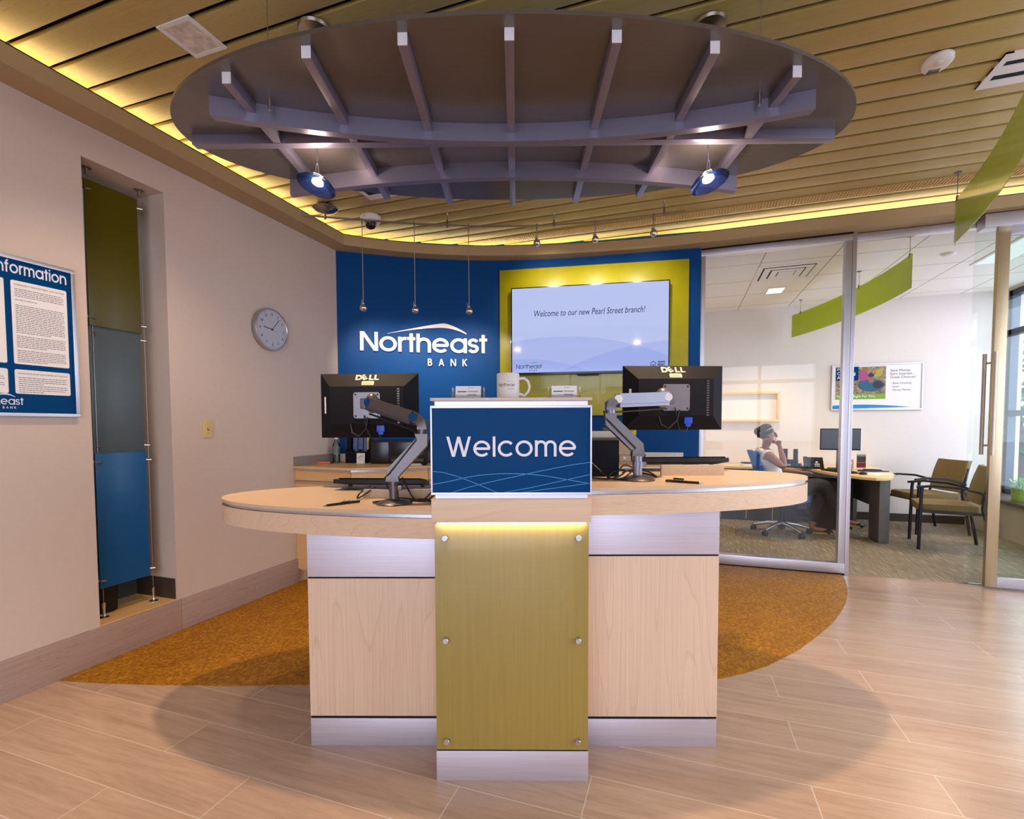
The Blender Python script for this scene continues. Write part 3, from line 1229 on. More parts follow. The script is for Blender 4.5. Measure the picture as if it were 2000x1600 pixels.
def wing(sgn_, ztop, zsplit, label):
    t = dthing('reception_counter', label, 'reception desk', 0, 0, 0)

    def sx(poly):
        return [(sgn_ * x, y) for x, y in poly]

    def slab(da):
        th = math.degrees(math.acos(0.2835 / (EA + da)))
        return ell(-th, th, 72, da)
    b = B()
    pl = sx(slab(0))
    b.prism(pl if sgn_ > 0 else pl[::-1], ztop - 0.013, ztop, 0.002, smooth=False)
    part('countertop', b, M['stone'], t, 'beige solid surface top')
    b = B()
    pl = sx(slab(-0.012))
    b.prism(pl if sgn_ > 0 else pl[::-1], ztop - 0.027, ztop - 0.0131)
    part('metal_trim', b, M['alu'], t, 'thin metal strip under the top')
    b = B()
    o_, i_ = sx(slab(0.0)), sx(slab(-0.02))
    b.strip(o_, i_, ztop - 0.104, ztop - 0.0272)
    part('apron', b, M['maple_h'], t, 'curved maple apron')
    # base cabinet
    x0, x1 = sorted((sgn_ * 0.2835, sgn_ * 0.822))
    b = B()
    b.box(x0, x1, 0.198, 0.90, 0, 0.113, 0.001)
    part('kick_plate', b, M['lam'], t, 'silver metal kick plate')
    for za, zb in ((0.113, 0.124), (zsplit - 0.001, zsplit + 0.006)):
        b = B()
        b.box(x0, x1, 0.203, 0.90, za, zb)
        part('shadow_gap', b, M['blacksat'], t)
    b = B()
    b.box(x0, x1, 0.197, 0.90, 0.124, zsplit - 0.001, 0.001)
    part('wood_panel', b, M['maple'], t, 'upright grain maple panel')
    b = B()
    b.box(x0, x1, 0.197, 0.90, zsplit + 0.006, ztop - 0.0275, 0.001)
    part('metal_panel', b, M['lam'], t, 'pale silver upper panel')
    return t


ZL, ZR = 0.98, 1.068
wing(-1, ZL, 0.690, 'lower oval wing of the reception desk, under the bent grey monitor stand')
wing(1, ZR, 0.780, 'higher oval wing of the reception desk, nearest the glass office')


# things on the tower
def mug():
    t = dthing('mug', 'white coffee mug with a printed bank logo on the desk tower', 'mug', -0.012, 0.09, 1.3975)
    b = B()
    b.lathe([(0, 0.0), (0.040, 0.0), (0.042, 0.003), (0.042, 0.093), (0.0405, 0.095), (0.039, 0.093), (0.038, 0.006), (0, 0.005)], 40)
    part('body', b, M['offwhite'], t)
    b = B()
    pts = [(0.040, 0, 0.020), (0.062, 0, 0.014), (0.076, 0, 0.030), (0.079, 0, 0.048), (0.074, 0, 0.066), (0.060, 0, 0.078), (0.040, 0, 0.076)]
    b.tube(pts, [0.006, 0.0055, 0.005, 0.005, 0.005, 0.0055, 0.006], 10)
    part('handle', b, M['offwhite'], t)
    # wrapped logo print
    for wrd, width, hh, z, a0 in (('Northeast', 0.066, 0.0115, 0.045, -0.036), ('BANK', 0.024, 0.0045, 0.034, 0.004)):
        q = word(wrd, width, hh, 0.12, 0.10 if wrd[0] == 'N' else 0.6, 0, 0)
        for v in q.bm.verts:
            x, y = v.co.x + a0 - 0.002, v.co.y + z
            an = x / 0.0424
            v.co = Vector((0.0424 * math.sin(an), -0.0424 * math.cos(an), y))
        part('print', q, M['ink'], t, 'dark printed lettering')
    q = B()
    ribbon(q, [(0.0 + 0.030 * i / 8, 0.0605 + 0.0032 * math.sin(PI * (i + 1.5) / 10)) for i in range(9)], 0.0014, 0, 0)
    for v in q.bm.verts:
        an = (v.co.x - 0.004) / 0.0424
        v.co = Vector((0.0424 * math.sin(an), -0.0424 * math.cos(an), v.co.y))
    part('print', q, M['pot'], t, 'green swoosh print')


mug()


def card_holder(u, label):
    t = dthing('card_holder', label, 'card holder', u, 0.085, 1.3975, 0, 'business card holders')
    b = B()
    T = Matrix.Rotation(R(-18), 4, 'X')
    b.box(-0.060, 0.060, 0.012, 0.015, 0.002, 0.048, 0, T)
    b.box(-0.060, 0.060, -0.014, 0.018, 0.0, 0.003, 0)
    for x in (-0.060, 0.057):
        b.box(x, x + 0.003, -0.010, 0.015, 0.002, 0.045, 0, T)
    b.box(-0.060, 0.060, -0.012, -0.0095, 0.002, 0.014, 0, T)
    part('holder', b, M['acrylic'], t, 'clear acrylic holder')
    b = B()
    b.box(-0.047, 0.047, -0.008, 0.010, 0.0035, 0.050, 0, T)
    c = part('cards', b, M['paper'], t, 'stack of white business cards')
    q = B()
    for x0, x1, z in ((-0.040, -0.006, 0.026), (-0.002, 0.036, 0.026), (-0.002, 0.036, 0.029), (0.0, 0.020, 0.042), (-0.002, 0.030, 0.016), (-0.002, 0.034, 0.012)):
        q.box(x0, x1, -0.0086, -0.0081, z, z + (0.0035 if x0 < -0.03 else 0.0012), 0, T)
    part('print', q, M['ink'], c)


card_holder(-0.160, 'clear business card holder beside the mug, away from its handle')
card_holder(0.196, 'clear business card holder beside the handle of the mug')


# monitors seen from behind, on jointed arms
def monitor(u, v, zc, w, h, rot, label, tilt=0.0):
    t = thing('monitor', label, 'monitor', DW(u, v, zc), (R(tilt), 0, DA + rot), 'computer monitors on the reception desk')
    b = B()
    b.box(-w / 2, w / 2, 0.012, 0.026, -h / 2, h / 2, 0.003)
    part('bezel', b, M['black'], t)
    b = B()
    b.box(-w / 2 + 0.016, w / 2 - 0.016, 0.0255, 0.0268, -h / 2 + 0.018, h / 2 - 0.016)
    part('screen', b, M['blackgloss'], t, 'dark screen')
    # tapered back shell
    b = B()
    iw, ih = w / 2 - 0.062, h / 2 - 0.067
    ring0 = [(-w / 2, 0.012, -h / 2), (w / 2, 0.012, -h / 2), (w / 2, 0.012, h / 2), (-w / 2, 0.012, h / 2)]
    ring1 = [(-iw, -0.030, -ih), (iw, -0.030, -ih), (iw, -0.030, ih), (-iw, -0.030, ih)]
    for i in range(4):
        b.face([ring0[i], ring0[(i + 1) % 4], ring1[(i + 1) % 4], ring1[i]])
    b.face(ring1)
    b.box(-iw + 0.002, iw - 0.002, -0.033, -0.029, -ih + 0.002, ih - 0.002, 0.0015)
    part('back_shell', b, M['blacksat'], t)
    # logo letters on the sloped top of the shell: D, tilted E, L, L
    up_s = Vector((0, 0.042, 0.067)).normalized()
    top_e = Vector((0, 0.012, h / 2))
    out_n = Vector((1, 0, 0)).cross(up_s)

    def on_slope(x, d, lift=0.0004):
        return top_e - up_s * d + Vector((x, 0, 0)) + out_n * lift
    lg = B()
    for i, ch in enumerate('DELL'):
        me = text_mesh(ch, 0.042, 0, 0.0022, 0.0012)
        if ch == 'E':
            me.transform(Matrix.Translation((0.006, -0.003, 0)) @ Matrix.Rotation(R(33), 4, 'Z'))
        for vv in me.vertices:
            vv.co.x *= 1.1
        add_mesh(lg, placed(me, on_slope(-0.066 + (0, 0.036, 0.069, 0.096)[i], 0.040, 0.0014), (1, 0, 0), up_s))
    part('logo', lg, M['dellbeige'], t, 'pale raised maker logo')
    b = B()
    b.prism(rrect(-0.031, 0.031, -0.012, 0.012, 0.004), 0, 0.0008)
    st_ = part('asset_sticker', xform(b, on_slope(0.002, 0.060), (1, 0, 0), up_s), M['sticker'], t, 'cream asset sticker')
    b = B()
    for i in range(16):
        b.box(-0.022 + i * 0.0028, -0.0205 + i * 0.0028 - (i % 3) * 0.0005, -0.008, 0.003, 0.0009, 0.0012)
    part('barcode', xform(b, on_slope(0.002, 0.060), (1, 0, 0), up_s), M['ink'], st_)
    b = B()
    sd = Matrix.Translation((-w / 2 + 0.030, -0.0095, 0.0)) @ Matrix.Rotation(R(-34), 4, 'Z')
    b.box(-0.0055, 0.0055, -0.0006, 0.0006, -0.040, 0.044, 0, sd)
    part('side_label', b, M['paper'], t, 'narrow white side label')
    b = B()
    for i in range(15):
        b.box(iw - 0.036, iw - 0.024, -0.0345, -0.0325, -0.09 + i * 0.012, -0.083 + i * 0.012)
    part('vent_strip', b, M['armgrey'], t)
    b = B()
    P = rrect(-0.067, 0.067, -0.065, 0.065, 0.012)
    T = Matrix.Rotation(PI / 2, 4, 'X')
    b.prism(P, 0.033, 0.038, 0, T)
    pl = part('mount_plate', b, M['armlight'], t, 'square silver mount plate')
    for x in (-0.056, 0.056):
        for z in (-0.054, 0.054):
            b = B()
            b.cyl((x, -0.0375, z), (x, -0.0388, z), 0.005, 12)
            part('screw', b, M['black'], pl)
    # cable plug
    b = B()
    b.box(0.045, 0.085, -0.030, -0.012, -ih - 0.038, -ih - 0.004, 0.004)
    b.box(0.052, 0.078, -0.028, -0.014, -ih - 0.052, -ih - 0.036, 0.004)
    part('video_plug', b, M['vga'], t, 'blue video plug')
    b = B()
    b.tube([(0.065, -0.021, -ih - 0.05), (0.055, -0.028, -ih - 0.075), (0.02, -0.035, -ih - 0.07), (-0.0, -0.045, -ih - 0.02), (-0.01, -0.05, 0.0 - 0.05)], 0.0035, 8)
    b.tube([(-0.085, -0.03, -ih), (-0.075, -0.04, -ih - 0.04), (-0.04, -0.045, -ih - 0.06), (0.0, -0.05, -ih - 0.02), (0.01, -0.055, -0.06)], 0.004, 8)
    part('cable', b, M['rubber'], t, 'black cables')
    return t


monitor(-0.7295, 0.75, 1.404, 0.502, 0.325, R(-1.5), 'black flat monitor back on a bent grey arm over the lower counter')
monitor(0.800, 0.72, 1.4355, 0.502, 0.318, R(3), 'black flat monitor back on a silver arm over the higher counter')


def monitor_arm(base, p1, p2, top, elbow, head, label, m2, knob):
    """base post, sloped lower arm, turning post, upper arm to the monitor plate; all in desk axes"""
    bu, bv, bz = base
    t = dthing('monitor_stand', label, 'monitor stand', bu, bv, bz)
    L = lambda p: Vector(p) - Vector(base)
    b = B()
    b.lathe([(0, 0.0), (0.070, 0.0), (0.072, 0.004), (0.064, 0.009), (0.040, 0.017), (0.024, 0.022), (0, 0.022)], 40)
    part('base', b, M['armgrey'], t)
    b = B()
    b.cyl((0, 0, 0.02), L(p1), 0.019, 24)
    b.tube([(0, 0, 0.055), (0, 0, 0.078)], 0.0225, 24)
    b.box(0.012, 0.034, -0.012, 0.012, 0.056, 0.077, 0.003)
    part('post', b, M['armgrey'] if m2 is M['armgrey'] else M['armlight'], t)
    b = B()
    d = (Vector(p2) - Vector(p1)).normalized()
    b.bar([L(p1) - Vector((0, 0, 0.012)), L(p1) + Vector((0, 0, 0.022)), L(p2) - Vector((0, 0, 0.03)), L(p2) + Vector((0, 0, 0.005))], 0.054, 0.042, up=(0, 1, 0))
    part('lower_arm', b, M['armgrey'], t)
    b = B()
    b.cyl(L(p2) - Vector((0, 0, 0.01)), L(top), 0.021, 24)
    b.bar([L(top) - Vector((0, 0, 0.012)), L(top) + Vector((0, 0, 0.012)), L(elbow)], 0.040, 0.042, up=(0, 1, 0))
    part('turning_post', b, m2, t)
    b = B()
    b.bar([L(elbow), L(head)], 0.046, 0.044, up=(0, 1, 0))
    dd = (Vector(head) - Vector(elbow)).normalized()
    up_ = Vector((0, 0, 1))
    q = up_ - dd * up_.dot(dd)
    b.bar([L(elbow) - q * 0.03, L(head) - q * 0.03], 0.012, 0.040, up=(0, 1, 0))
    arm = part('upper_arm', b, m2, t)
    for p in (elbow, head):
        b = B()
        c = L(p)
        b.cyl(c + Vector((0, -0.030, 0)), c + Vector((0, 0.030, 0)), 0.0175, 24)
        part('hinge_cap', b, knob, arm, 'round hinge cap')
    b = B()
    hp = L(head)
    b.box(hp.x - 0.040, hp.x + 0.036, hp.y - 0.012, hp.y + 0.05, hp.z - 0.028, hp.z + 0.020, 0.006)
    b.ball((hp.x - 0.004, hp.y + 0.055, hp.z + 0.0), 0.032, (1, 0.9, 1.45))
    b.cyl((hp.x, hp.y + 0.03, hp.z), (hp.x, hp.y + 0.30, hp.z), 0.016, 16)
    part('tilt_head', b, m2, t)
    b = B()
    b.tube([(0.02, 0.0, 0.02), L(p1) + Vector((-0.026, -0.012, -0.03)), L(p1) + Vector((-0.03, -0.016, 0.005)), L(p1) + Vector((-0.012, -0.022, 0.02)), L(p2) + Vector((-0.02, -0.02, -0.02)), L(top) + Vector((-0.03, -0.01, -0.02)),
            L(elbow) + Vector((0, -0.005, -0.055)), L(head) + Vector((0, -0.005, -0.05))], 0.004, 8)
    part('cable', b, M['rubber'], t)
    return t


monitor_arm((-0.487, 0.268, ZL), (-0.489, 0.268, ZL + 0.105), (-0.375, 0.30, 1.262), (-0.372, 0.30, 1.298), (-0.412, 0.32, 1.338), (-0.640, 0.46, 1.405),
            'bent dark grey monitor stand set on the lower counter', M['armgrey'], M['signblue'])  # deep blue of these hinge caps is a reflection put into their colour
monitor_arm((0.530, 0.332, ZR), (0.528, 0.332, ZR + 0.115), (0.420, 0.36, 1.345), (0.418, 0.36, 1.378), (0.452, 0.38, 1.412), (0.690, 0.47, 1.424),
            'silver and grey monitor stand set on the higher counter', M['armlight'], M['white'])


def keyboard(u, v, z, rot, label, tilt=9):
    t = thing('keyboard', label, 'keyboard', DW(u, v, z), (R(tilt), 0, DA + rot), 'black keyboards on the reception desk')
    b = B()
    b.box(-0.225, 0.225, -0.075, 0.075, -0.006, 0.016, 0.004)
    b.box(-0.20, -0.185, -0.072, -0.05, -0.016, 0.002)
    b.box(0.185, 0.20, -0.072, -0.05, -0.016, 0.002)
    part('case', b, M['black'], t)
    b = B()
    rnd = random.Random(3)
    for r_ in range(6):
        x = -0.212
        while x < 0.205:
            w = 0.0175
            if r_ == 0 and abs(x + 0.1) < 0.02:
                w = 0.11
            b.box(x, x + w - 0.002, -0.066 + r_ * 0.022, -0.066 + r_ * 0.022 + 0.019, 0.016, 0.023, 0.0015)
            x += w + 0.0015
    part('keys', b, M['blacksat'], t)
    return t


keyboard(-0.665, 0.74, ZL + 0.030, R(176), 'black keyboard seen from its back edge on the lower counter')
keyboard(0.860, 0.80, ZR + 0.040, R(183), 'black keyboard propped behind the tan block on the higher counter')
for nm, u0, u1, v, z, lb in (('a', -0.661, -0.330, 0.415, ZL, 'low tan laminate block under the keyboard cables on the lower counter'),
                             ('b', 0.683, 0.970, 0.515, ZR, 'low tan laminate block in front of the propped keyboard')):
    b = B()
    b.box(-(u1 - u0) / 2, (u1 - u0) / 2, -0.01, 0.01, 0, 0.049 if nm == 'b' else 0.040, 0.002)
    single('riser_block', b, M['tan'], lb, 'desk riser', DW((u0 + u1) / 2, v + 0.01, z), DA)


def pen(u0, v0, u1, v1, z, label, curl):
    a, c = DW(u0, v0), DW(u1, v1)
    L_ = (c - a).length
    t = thing('pen', label, 'pen', (*a.xy, z + 0.005), math.atan2(c.y - a.y, c.x - a.x), 'black pens on the reception desk')
    b = B()
    b.tube([(0.016, 0, 0), (L_ * 0.6, 0, 0), (L_, 0, 0)], [0.0045, 0.005, 0.0045], 12)
    part('barrel', b, M['blackgloss'], t)
    b = B()
    b.tube([(0, 0, 0), (0.008, 0, 0), (0.017, 0, 0)], [0.0008, 0.0028, 0.0044], 12)
    part('tip', b, M['chrome'], t, 'silver tip')
    b = B()
    b.bar([(L_ * 0.96, 0.0, 0.006), (L_ * 0.62, 0.0, 0.0085)], 0.0025, 0.0015)
    for k in range(4):
        b.ball((L_ * 0.55 + k * 0.01, 0.012 if curl else 0.0, 0.006 + (0.004 if not curl else 0)), 0.006, (1.2, 0.9, 0.8), 10)
    part('clip', b, M['steel'] if curl else M['blackgloss'], t)


pen(-0.752, 0.188, -0.640, 0.300, ZL, 'black pen with silver tip lying on the lower counter', True)
pen(0.750, 0.178, 0.628, 0.266, ZR, 'black pen with silver tip lying on the higher counter', False)

# computers and loose cables behind the tower
b = B()
b.box(-0.085, 0.085, -0.15, 0.15, 0, 0.165, 0.004)
single('computer_box', b, M['blacksat'], 'black desktop computer box beside the silver monitor stand', 'computer', DW(0.395, 0.62, ZR), DA)
b = B()
b.box(-0.012, 0.012, -0.10, 0.10, 0, 0.125, 0.003)
single('thin_client', b, M['black'], 'slim upright black computer behind the tower on the lower counter', 'computer', DW(-0.300, 0.50, ZL), DA)


def cables(name, pts_list, label, r=0.0035):
    o_ = DW(*pts_list[0][2])
    t = thing(name, label, 'cable', o_)
    for pts in pts_list:
        b = B()
        P = [DW(*p) - o_ for p in pts]
        sm = []
        for i in range(len(P) - 1):
            p0, p1, p2, p3 = P[max(i - 1, 0)], P[i], P[i + 1], P[min(i + 2, len(P) - 1)]
            for k in range(5):
                f = k / 5
                sm.append(0.5 * ((2 * p1) + (p2 - p0) * f + (2 * p0 - 5 * p1 + 4 * p2 - p3) * f * f + (3 * p1 - p0 - 3 * p2 + p3) * f ** 3))
        sm.append(P[-1])
        b.tube(sm, r, 8)
        part('cable', b, M['rubber'], t)


z1_, z2_ = ZL + 0.006, ZR + 0.006
cables('cable_bundle', [[(-0.46, 0.30, z1_ + 0.10), (-0.44, 0.33, z1_ + 0.04), (-0.41, 0.33, z1_), (-0.36, 0.33, z1_), (-0.33, 0.42, z1_ + 0.03), (-0.30, 0.55, z1_ + 0.09)],
                        [(-0.42, 0.27, z1_), (-0.38, 0.28, z1_ + 0.01), (-0.345, 0.30, z1_), (-0.36, 0.34, z1_), (-0.40, 0.35, z1_), (-0.43, 0.31, z1_)],
                        [(-0.30, 0.46, z1_ + 0.07), (-0.35, 0.40, z1_ + 0.03), (-0.38, 0.33, z1_), (-0.44, 0.36, z1_), (-0.52, 0.40, z1_)],
                        [(-0.66, 0.52, z1_ + 0.035), (-0.67, 0.40, z1_ + 0.02), (-0.675, 0.38, z1_), (-0.64, 0.385, z1_ + 0.02), (-0.62, 0.46, z1_ + 0.04)],
                        [(-0.55, 0.25, z1_), (-0.575, 0.27, z1_), (-0.56, 0.29, z1_), (-0.50, 0.35, z1_)]],
       'tangle of black cables round the foot of the bent grey arm')
cables('cable_bundle', [[(0.30, 0.48, z2_ + 0.12), (0.36, 0.42, z2_ + 0.05), (0.42, 0.37, z2_), (0.46, 0.33, z2_), (0.52, 0.38, z2_ + 0.03), (0.57, 0.36, z2_ + 0.10)],
                        [(0.30, 0.40, z2_ + 0.005), (0.36, 0.36, z2_), (0.42, 0.34, z2_), (0.47, 0.36, z2_ + 0.015), (0.49, 0.40, z2_ + 0.03), (0.44, 0.42, z2_ + 0.02), (0.41, 0.37, z2_)],
                        [(0.48, 0.40, z2_ + 0.02), (0.54, 0.43, z2_ + 0.03), (0.60, 0.42, z2_ + 0.02), (0.63, 0.40, z2_), (0.60, 0.44, z2_ + 0.01), (0.52, 0.46, z2_ + 0.02)],
                        [(0.44, 0.36, z2_ + 0.002), (0.49, 0.42, z2_ + 0.05), (0.56, 0.48, z2_ + 0.03), (0.66, 0.52, z2_ + 0.02)]],
       'tangle of black cables round the foot of the silver arm')

# ---------------------------------------------------------------- hanging oval canopy over the desk
CZ = 2.564
CA, CB, CV = 1.424, 0.622, 0.447
t = dthing('hanging_canopy', 'oval pewter canopy with ribs hung over the reception desk', 'ceiling canopy', 0, CV, CZ)
# parts are in desk axes relative to (0, CV, CZ)
b = B()
b.prism([(CA * math.cos(2 * PI * i / 120), CB * math.sin(2 * PI * i / 120)) for i in range(120)], 0, 0.014, 0.002)
part('disc', b, M['canopy'], t, 'thin oval pewter disc')
BM = M['beam']
for u in (-1.012, -0.677, -0.344, 0.0, 0.344, 0.677, 1.012):
    hv = CB * math.sqrt(max(0, 1 - (u / CA) ** 2))
    vn = {0: -0.123, 1: -0.108, 2: -0.058, 3: 0.058}[round(abs(u) / 0.338)] - CV
    vf = {0: 1.049, 1: 1.022, 2: 0.965, 3: 0.83}[round(abs(u) / 0.338)] - CV
    b = B()
    b.box(u - 0.0155, u + 0.0155, vn, vf, -0.040, 0, 0.0006)
    rb = part('rib', b, BM, t)
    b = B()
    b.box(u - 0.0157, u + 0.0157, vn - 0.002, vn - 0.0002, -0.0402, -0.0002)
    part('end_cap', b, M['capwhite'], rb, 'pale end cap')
b = B()
b.box(-1.383, 1.383, -0.020, 0.020, -0.042, 0.0, 0.0006)
part('straight_beam', b, BM, t, 'long straight beam across the middle')


def curved(v_end, v_mid, ue):
    n = 48
    # circle through the two ends and the middle
    d = v_mid - v_end
    rad = (ue * ue + d * d) / (2 * abs(d))
    pa, pc = [], []
    for i in range(n + 1):
        u = -ue + 2 * ue * i / n
        k = math.sqrt(rad * rad - u * u) - (rad - abs(d))
        v = v_end + (k if d > 0 else -k)
        pa.append((u, v))
        pc.append((u, v + 0.036))
    return pa, pc


pa, pc = curved(0.176 - CV, 0.370 - CV, 1.150)
b = B()
b.strip(pa, pc, -0.074, -0.0005)
part('curved_beam', b, BM, t, 'curved beam bowing away, on the street side')
pa, pc = curved(0.823 - CV, 0.664 - CV, 1.140)
b = B()
b.strip(pa, pc, -0.076, -0.0005)
part('curved_beam', b, BM, t, 'curved beam bowing forward, on the blue wall side')
for u, v in ((-0.93, 0.20), (0.95, 0.20), (-0.60, 0.80), (0.60, 0.80)):
    b = B()
    b.cyl((u, v - CV, 0.0), (u, v - CV, ZC - CZ), 0.0016, 6)
    b.cyl((u, v - CV, -0.045), (u, v - CV, 0.03), 0.006, 10)
    b.cyl((u, v - CV, ZC - CZ - 0.012), (u, v - CV, ZC - CZ), 0.010, 12)
    part('cable', b, M['steel'], t, 'thin steel hanging cable')


# pendants through the canopy
def pendant(u, label, tiltx, tilty):
    t = dthing('pendant_lamp', label, 'pendant lamp', u, 0.50, 2.395, 0, 'blue glass pendants under the canopy')
    b = B()
    b.lathe([(0, ZC - 2.395), (0.066, ZC - 2.395), (0.070, ZC - 2.395 - 0.006), (0.066, ZC - 2.395 - 0.018), (0.03, ZC - 2.395 - 0.026), (0.008, ZC - 2.395 - 0.032), (0, ZC - 2.395 - 0.032)], 36)
    part('ceiling_rose', b, M['nickel'], t, 'round metal ceiling rose')
    b = B()
    b.cyl((0, 0, ZC - 2.395 - 0.03), (0, 0, 0.075), 0.0022, 8)
    part('cord', b, M['steel'], t)
    b = B()
    b.lathe([(0, 0.078), (0.006, 0.078), (0.009, 0.060), (0.010, 0.030), (0.012, 0.022), (0.012, 0.012), (0, 0.012)], 20)
    part('socket', b, M['chrome'], t)
    T = Matrix.Rotation(R(tiltx), 4, 'X') @ Matrix.Rotation(R(tilty), 4, 'Y')
    b = B()
    b.lathe([(0.010, 0.030), (0.013, 0.012), (0.024, 0.002), (0.025, -0.008), (0.018, -0.013), (0, -0.014)], 24, M4=T)
    bl = part('bulb', b, glow('warm halogen bulb', (1.0, 0.84, 0.62), 14), t, 'lit halogen bulb')
    b = B()
    pr = [(0.020, 0.014), (0.045, 0.004), (0.070, -0.010), (0.083, -0.022), (0.0845, -0.0225), (0.072, -0.008), (0.046, 0.007), (0.020, 0.017), (0.020, 0.014)]
    b.lathe(pr, 44, M4=T)
    part('glass_shade', b, M['shade'], t, 'dark blue dished glass shade')
    p = DW(u, 0.50, 2.43)
    lamp('pendant_glow', 'POINT', p, 8, (1.0, 0.74, 0.56), radius=0.03)
    p = DW(u, 0.50, 2.365)
    lamp('pendant_beam', 'SPOT', p, 120, (1.0, 0.69, 0.42), DW(u, 0.50, 0), spot=95, blend=0.9, radius=0.03)


pendant(-0.868, 'blue glass pendant lamp hanging from the canopy end over the lower counter', -12, 12)
pendant(0.872, 'blue glass pendant lamp hanging from the canopy end over the higher counter', -12, -14)

# ---------------------------------------------------------------- track light with six heads
ZR_ = 2.965
rail = [(-2.857, 3.191), (-2.70, 3.292), (-2.458, 3.435), (-2.099, 3.640), (-1.695, 3.829), (-1.42, 3.935), (-1.156, 4.015), (-0.92, 4.070), (-0.683, 4.100), (-0.45, 4.117), (-0.224, 4.122), (0.009, 4.128)]
t = thing('track_rail', 'thin curved metal lighting rail hung below the plank ceiling', 'track light', (-1.42, 3.935, ZR_))
off = Vector((-1.42, 3.935, ZR_))
b = B()
sm = []
P = [Vector((*p, ZR_)) - off for p in rail]
for i in range(len(P) - 1):
    p0, p1, p2, p3 = P[max(i - 1, 0)], P[i], P[i + 1], P[min(i + 2, len(P) - 1)]
    for k in range(4):
        f = k / 4
        sm.append(0.5 * ((2 * p1) + (p2 - p0) * f + (2 * p0 - 5 * p1 + 4 * p2 - p3) * f * f + (3 * p1 - p0 - 3 * p2 + p3) * f ** 3))
sm.append(P[-1])
b.bar(sm, 0.006, 0.014)
part('rail', b, M['nickel'], t)
for x, y in ((-1.857, 3.762), (-1.017, 4.046), (-0.146, 4.124)):
    b = B()
    c = Vector((x, y, 0)) - Vector((off.x, off.y, 0))
    b.tube([(c.x, c.y, ZC - ZR_), (c.x, c.y, ZC - ZR_ - 0.02), (c.x, c.y, 0.045), (c.x, c.y, 0.03), (c.x, c.y, -0.018)], [0.010, 0.004, 0.004, 0.009, 0.009], 12)
    part('standoff', b, M['nickel'], t)
b = B()
c = Vector((-2.70, 3.292, 0)) - Vector((off.x, off.y, 0))
b.lathe([(0, ZC - ZR_), (0.060, ZC - ZR_), (0.066, ZC - ZR_ - 0.02), (0.10, ZC - ZR_ - 0.028), (0.10, ZC - ZR_ - 0.034), (0.07, ZC - ZR_ - 0.052), (0.03, ZC - ZR_ - 0.062), (0.009, ZC - ZR_ - 0.066), (0.009, -0.016), (0, -0.016)], 36, c=(c.x, c.y, 0))
part('feed_canopy', b, M['nickel'], t, 'dished metal power feed')


def head(x, y, zb, label, group, target, power, angle):
    t = thing('spotlight', label, 'spotlight', (x, y, zb), 0, group)
    d = ZR_ - zb
    b = B()
    b.tube([(0, 0, d + 0.012), (0, 0, d - 0.03), (0, 0, d - 0.055), (0, 0, 0.03)], [0.008, 0.008, 0.0035, 0.0035], 10)
    part('stem', b, M['nickel'], t)
    b = B()
    b.cyl((-0.004, 0, 0.026), (-0.004, 0, 0.040), 0.013, 16)
    b.cyl((-0.014, 0, 0.035), (-0.014, 0, 0.068), 0.002, 6)
    part('collar', b, M['steel'], t)
    b = B()
    b.ball((0, 0, 0), 0.029, (1, 1, 1), 24)
    part('ball', b, M['chrome'], t, 'mirror ball lamp head')
    dr = (Vector(target) - Vector((x, y, zb))).normalized()
    lamp('spot_beam', 'SPOT', Vector((x, y, zb)) + dr * 0.034, power, (1.0, 0.86, 0.72), target, spot=angle, blend=1.0, radius=0.012)


for i, (x, y, sw, nm) in enumerate(((-2.458, 3.435, 0.42, 'nearest the white wall'), (-2.099, 3.640, 0.80, 'the middle one of the three long stems'), (-1.695, 3.829, 1.22, 'closest to the green panel'))):
    p, _t = on_wall(sw)
    head(x, y, 2.262, 'chrome ball spotlight on a long stem, ' + nm, 'long stem spotlights over the wall letters', (p.x, p.y, 1.85), 26, 88)
for i, (x, y, px, nm) in enumerate(((-1.156, 4.015, -1.21, 'nearest the long stems'), (-0.683, 4.100, -0.77, 'between its two short neighbours'), (-0.224, 4.122, -0.345, 'nearest the office glass'))):
    head(x, y, 2.822, 'chrome ball spotlight on a short stem over the television, ' + nm, 'short stem spotlights over the television', (px, 4.66, 2.45), 26, 100)

# ---------------------------------------------------------------- fixtures on the plank ceiling
t = thing('recessed_downlight', 'square recessed downlight with a faceted mirror reflector near the white wall', 'ceiling light', (-2.109, 1.709, ZC))
b = B()
for x0, x1, y0, y1 in ((-0.097, 0.097, -0.097, -0.078), (-0.097, 0.097, 0.078, 0.097), (-0.097, -0.078, -0.078, 0.078), (0.078, 0.097, -0.078, 0.078)):
    b.box(x0, x1, y0, y1, -0.006, 0.0, 0.001)
part('trim_ring', b, M['white'], t)
b = B()
o_, i_ = 0.078, 0.035
q0 = [(-o_, -o_, -0.004), (o_, -o_, -0.004), (o_, o_, -0.004), (-o_, o_, -0.004)]
for k in range(4):
    b.face([q0[k], (0, 0, -0.0002), q0[(k + 1) % 4]])
part('reflector', b, mat('faceted mirror', hexc(225, 215, 205), 0.22, 0.9, 0.3, scale=25, bump=0.5), t, 'faceted mirror reflector')

t = thing('motion_sensor', 'white oval motion sensor on the plank ceiling', 'sensor', (1.155, 3.005, ZC))
b = B()
b.lathe([(0, 0), (0.062, 0), (0.062, -0.010), (0.054, -0.020), (0.038, -0.028), (0, -0.031)], 36, M4=Matrix.Diagonal((1.0, 1.25, 1, 1)))
part('body', b, M['white'], t)
b = B()
for k in range(9):
    b.box(-0.028 + k * 0.0055, -0.025 + k * 0.0055, 0.012, 0.048, -0.031, -0.020)
part('grille', b, M['armgrey'], t)
b = B()
b.ball((-0.008, -0.03, -0.024), 0.022, (1, 1, 0.6))
part('lens', b, M['offwhite'], t)

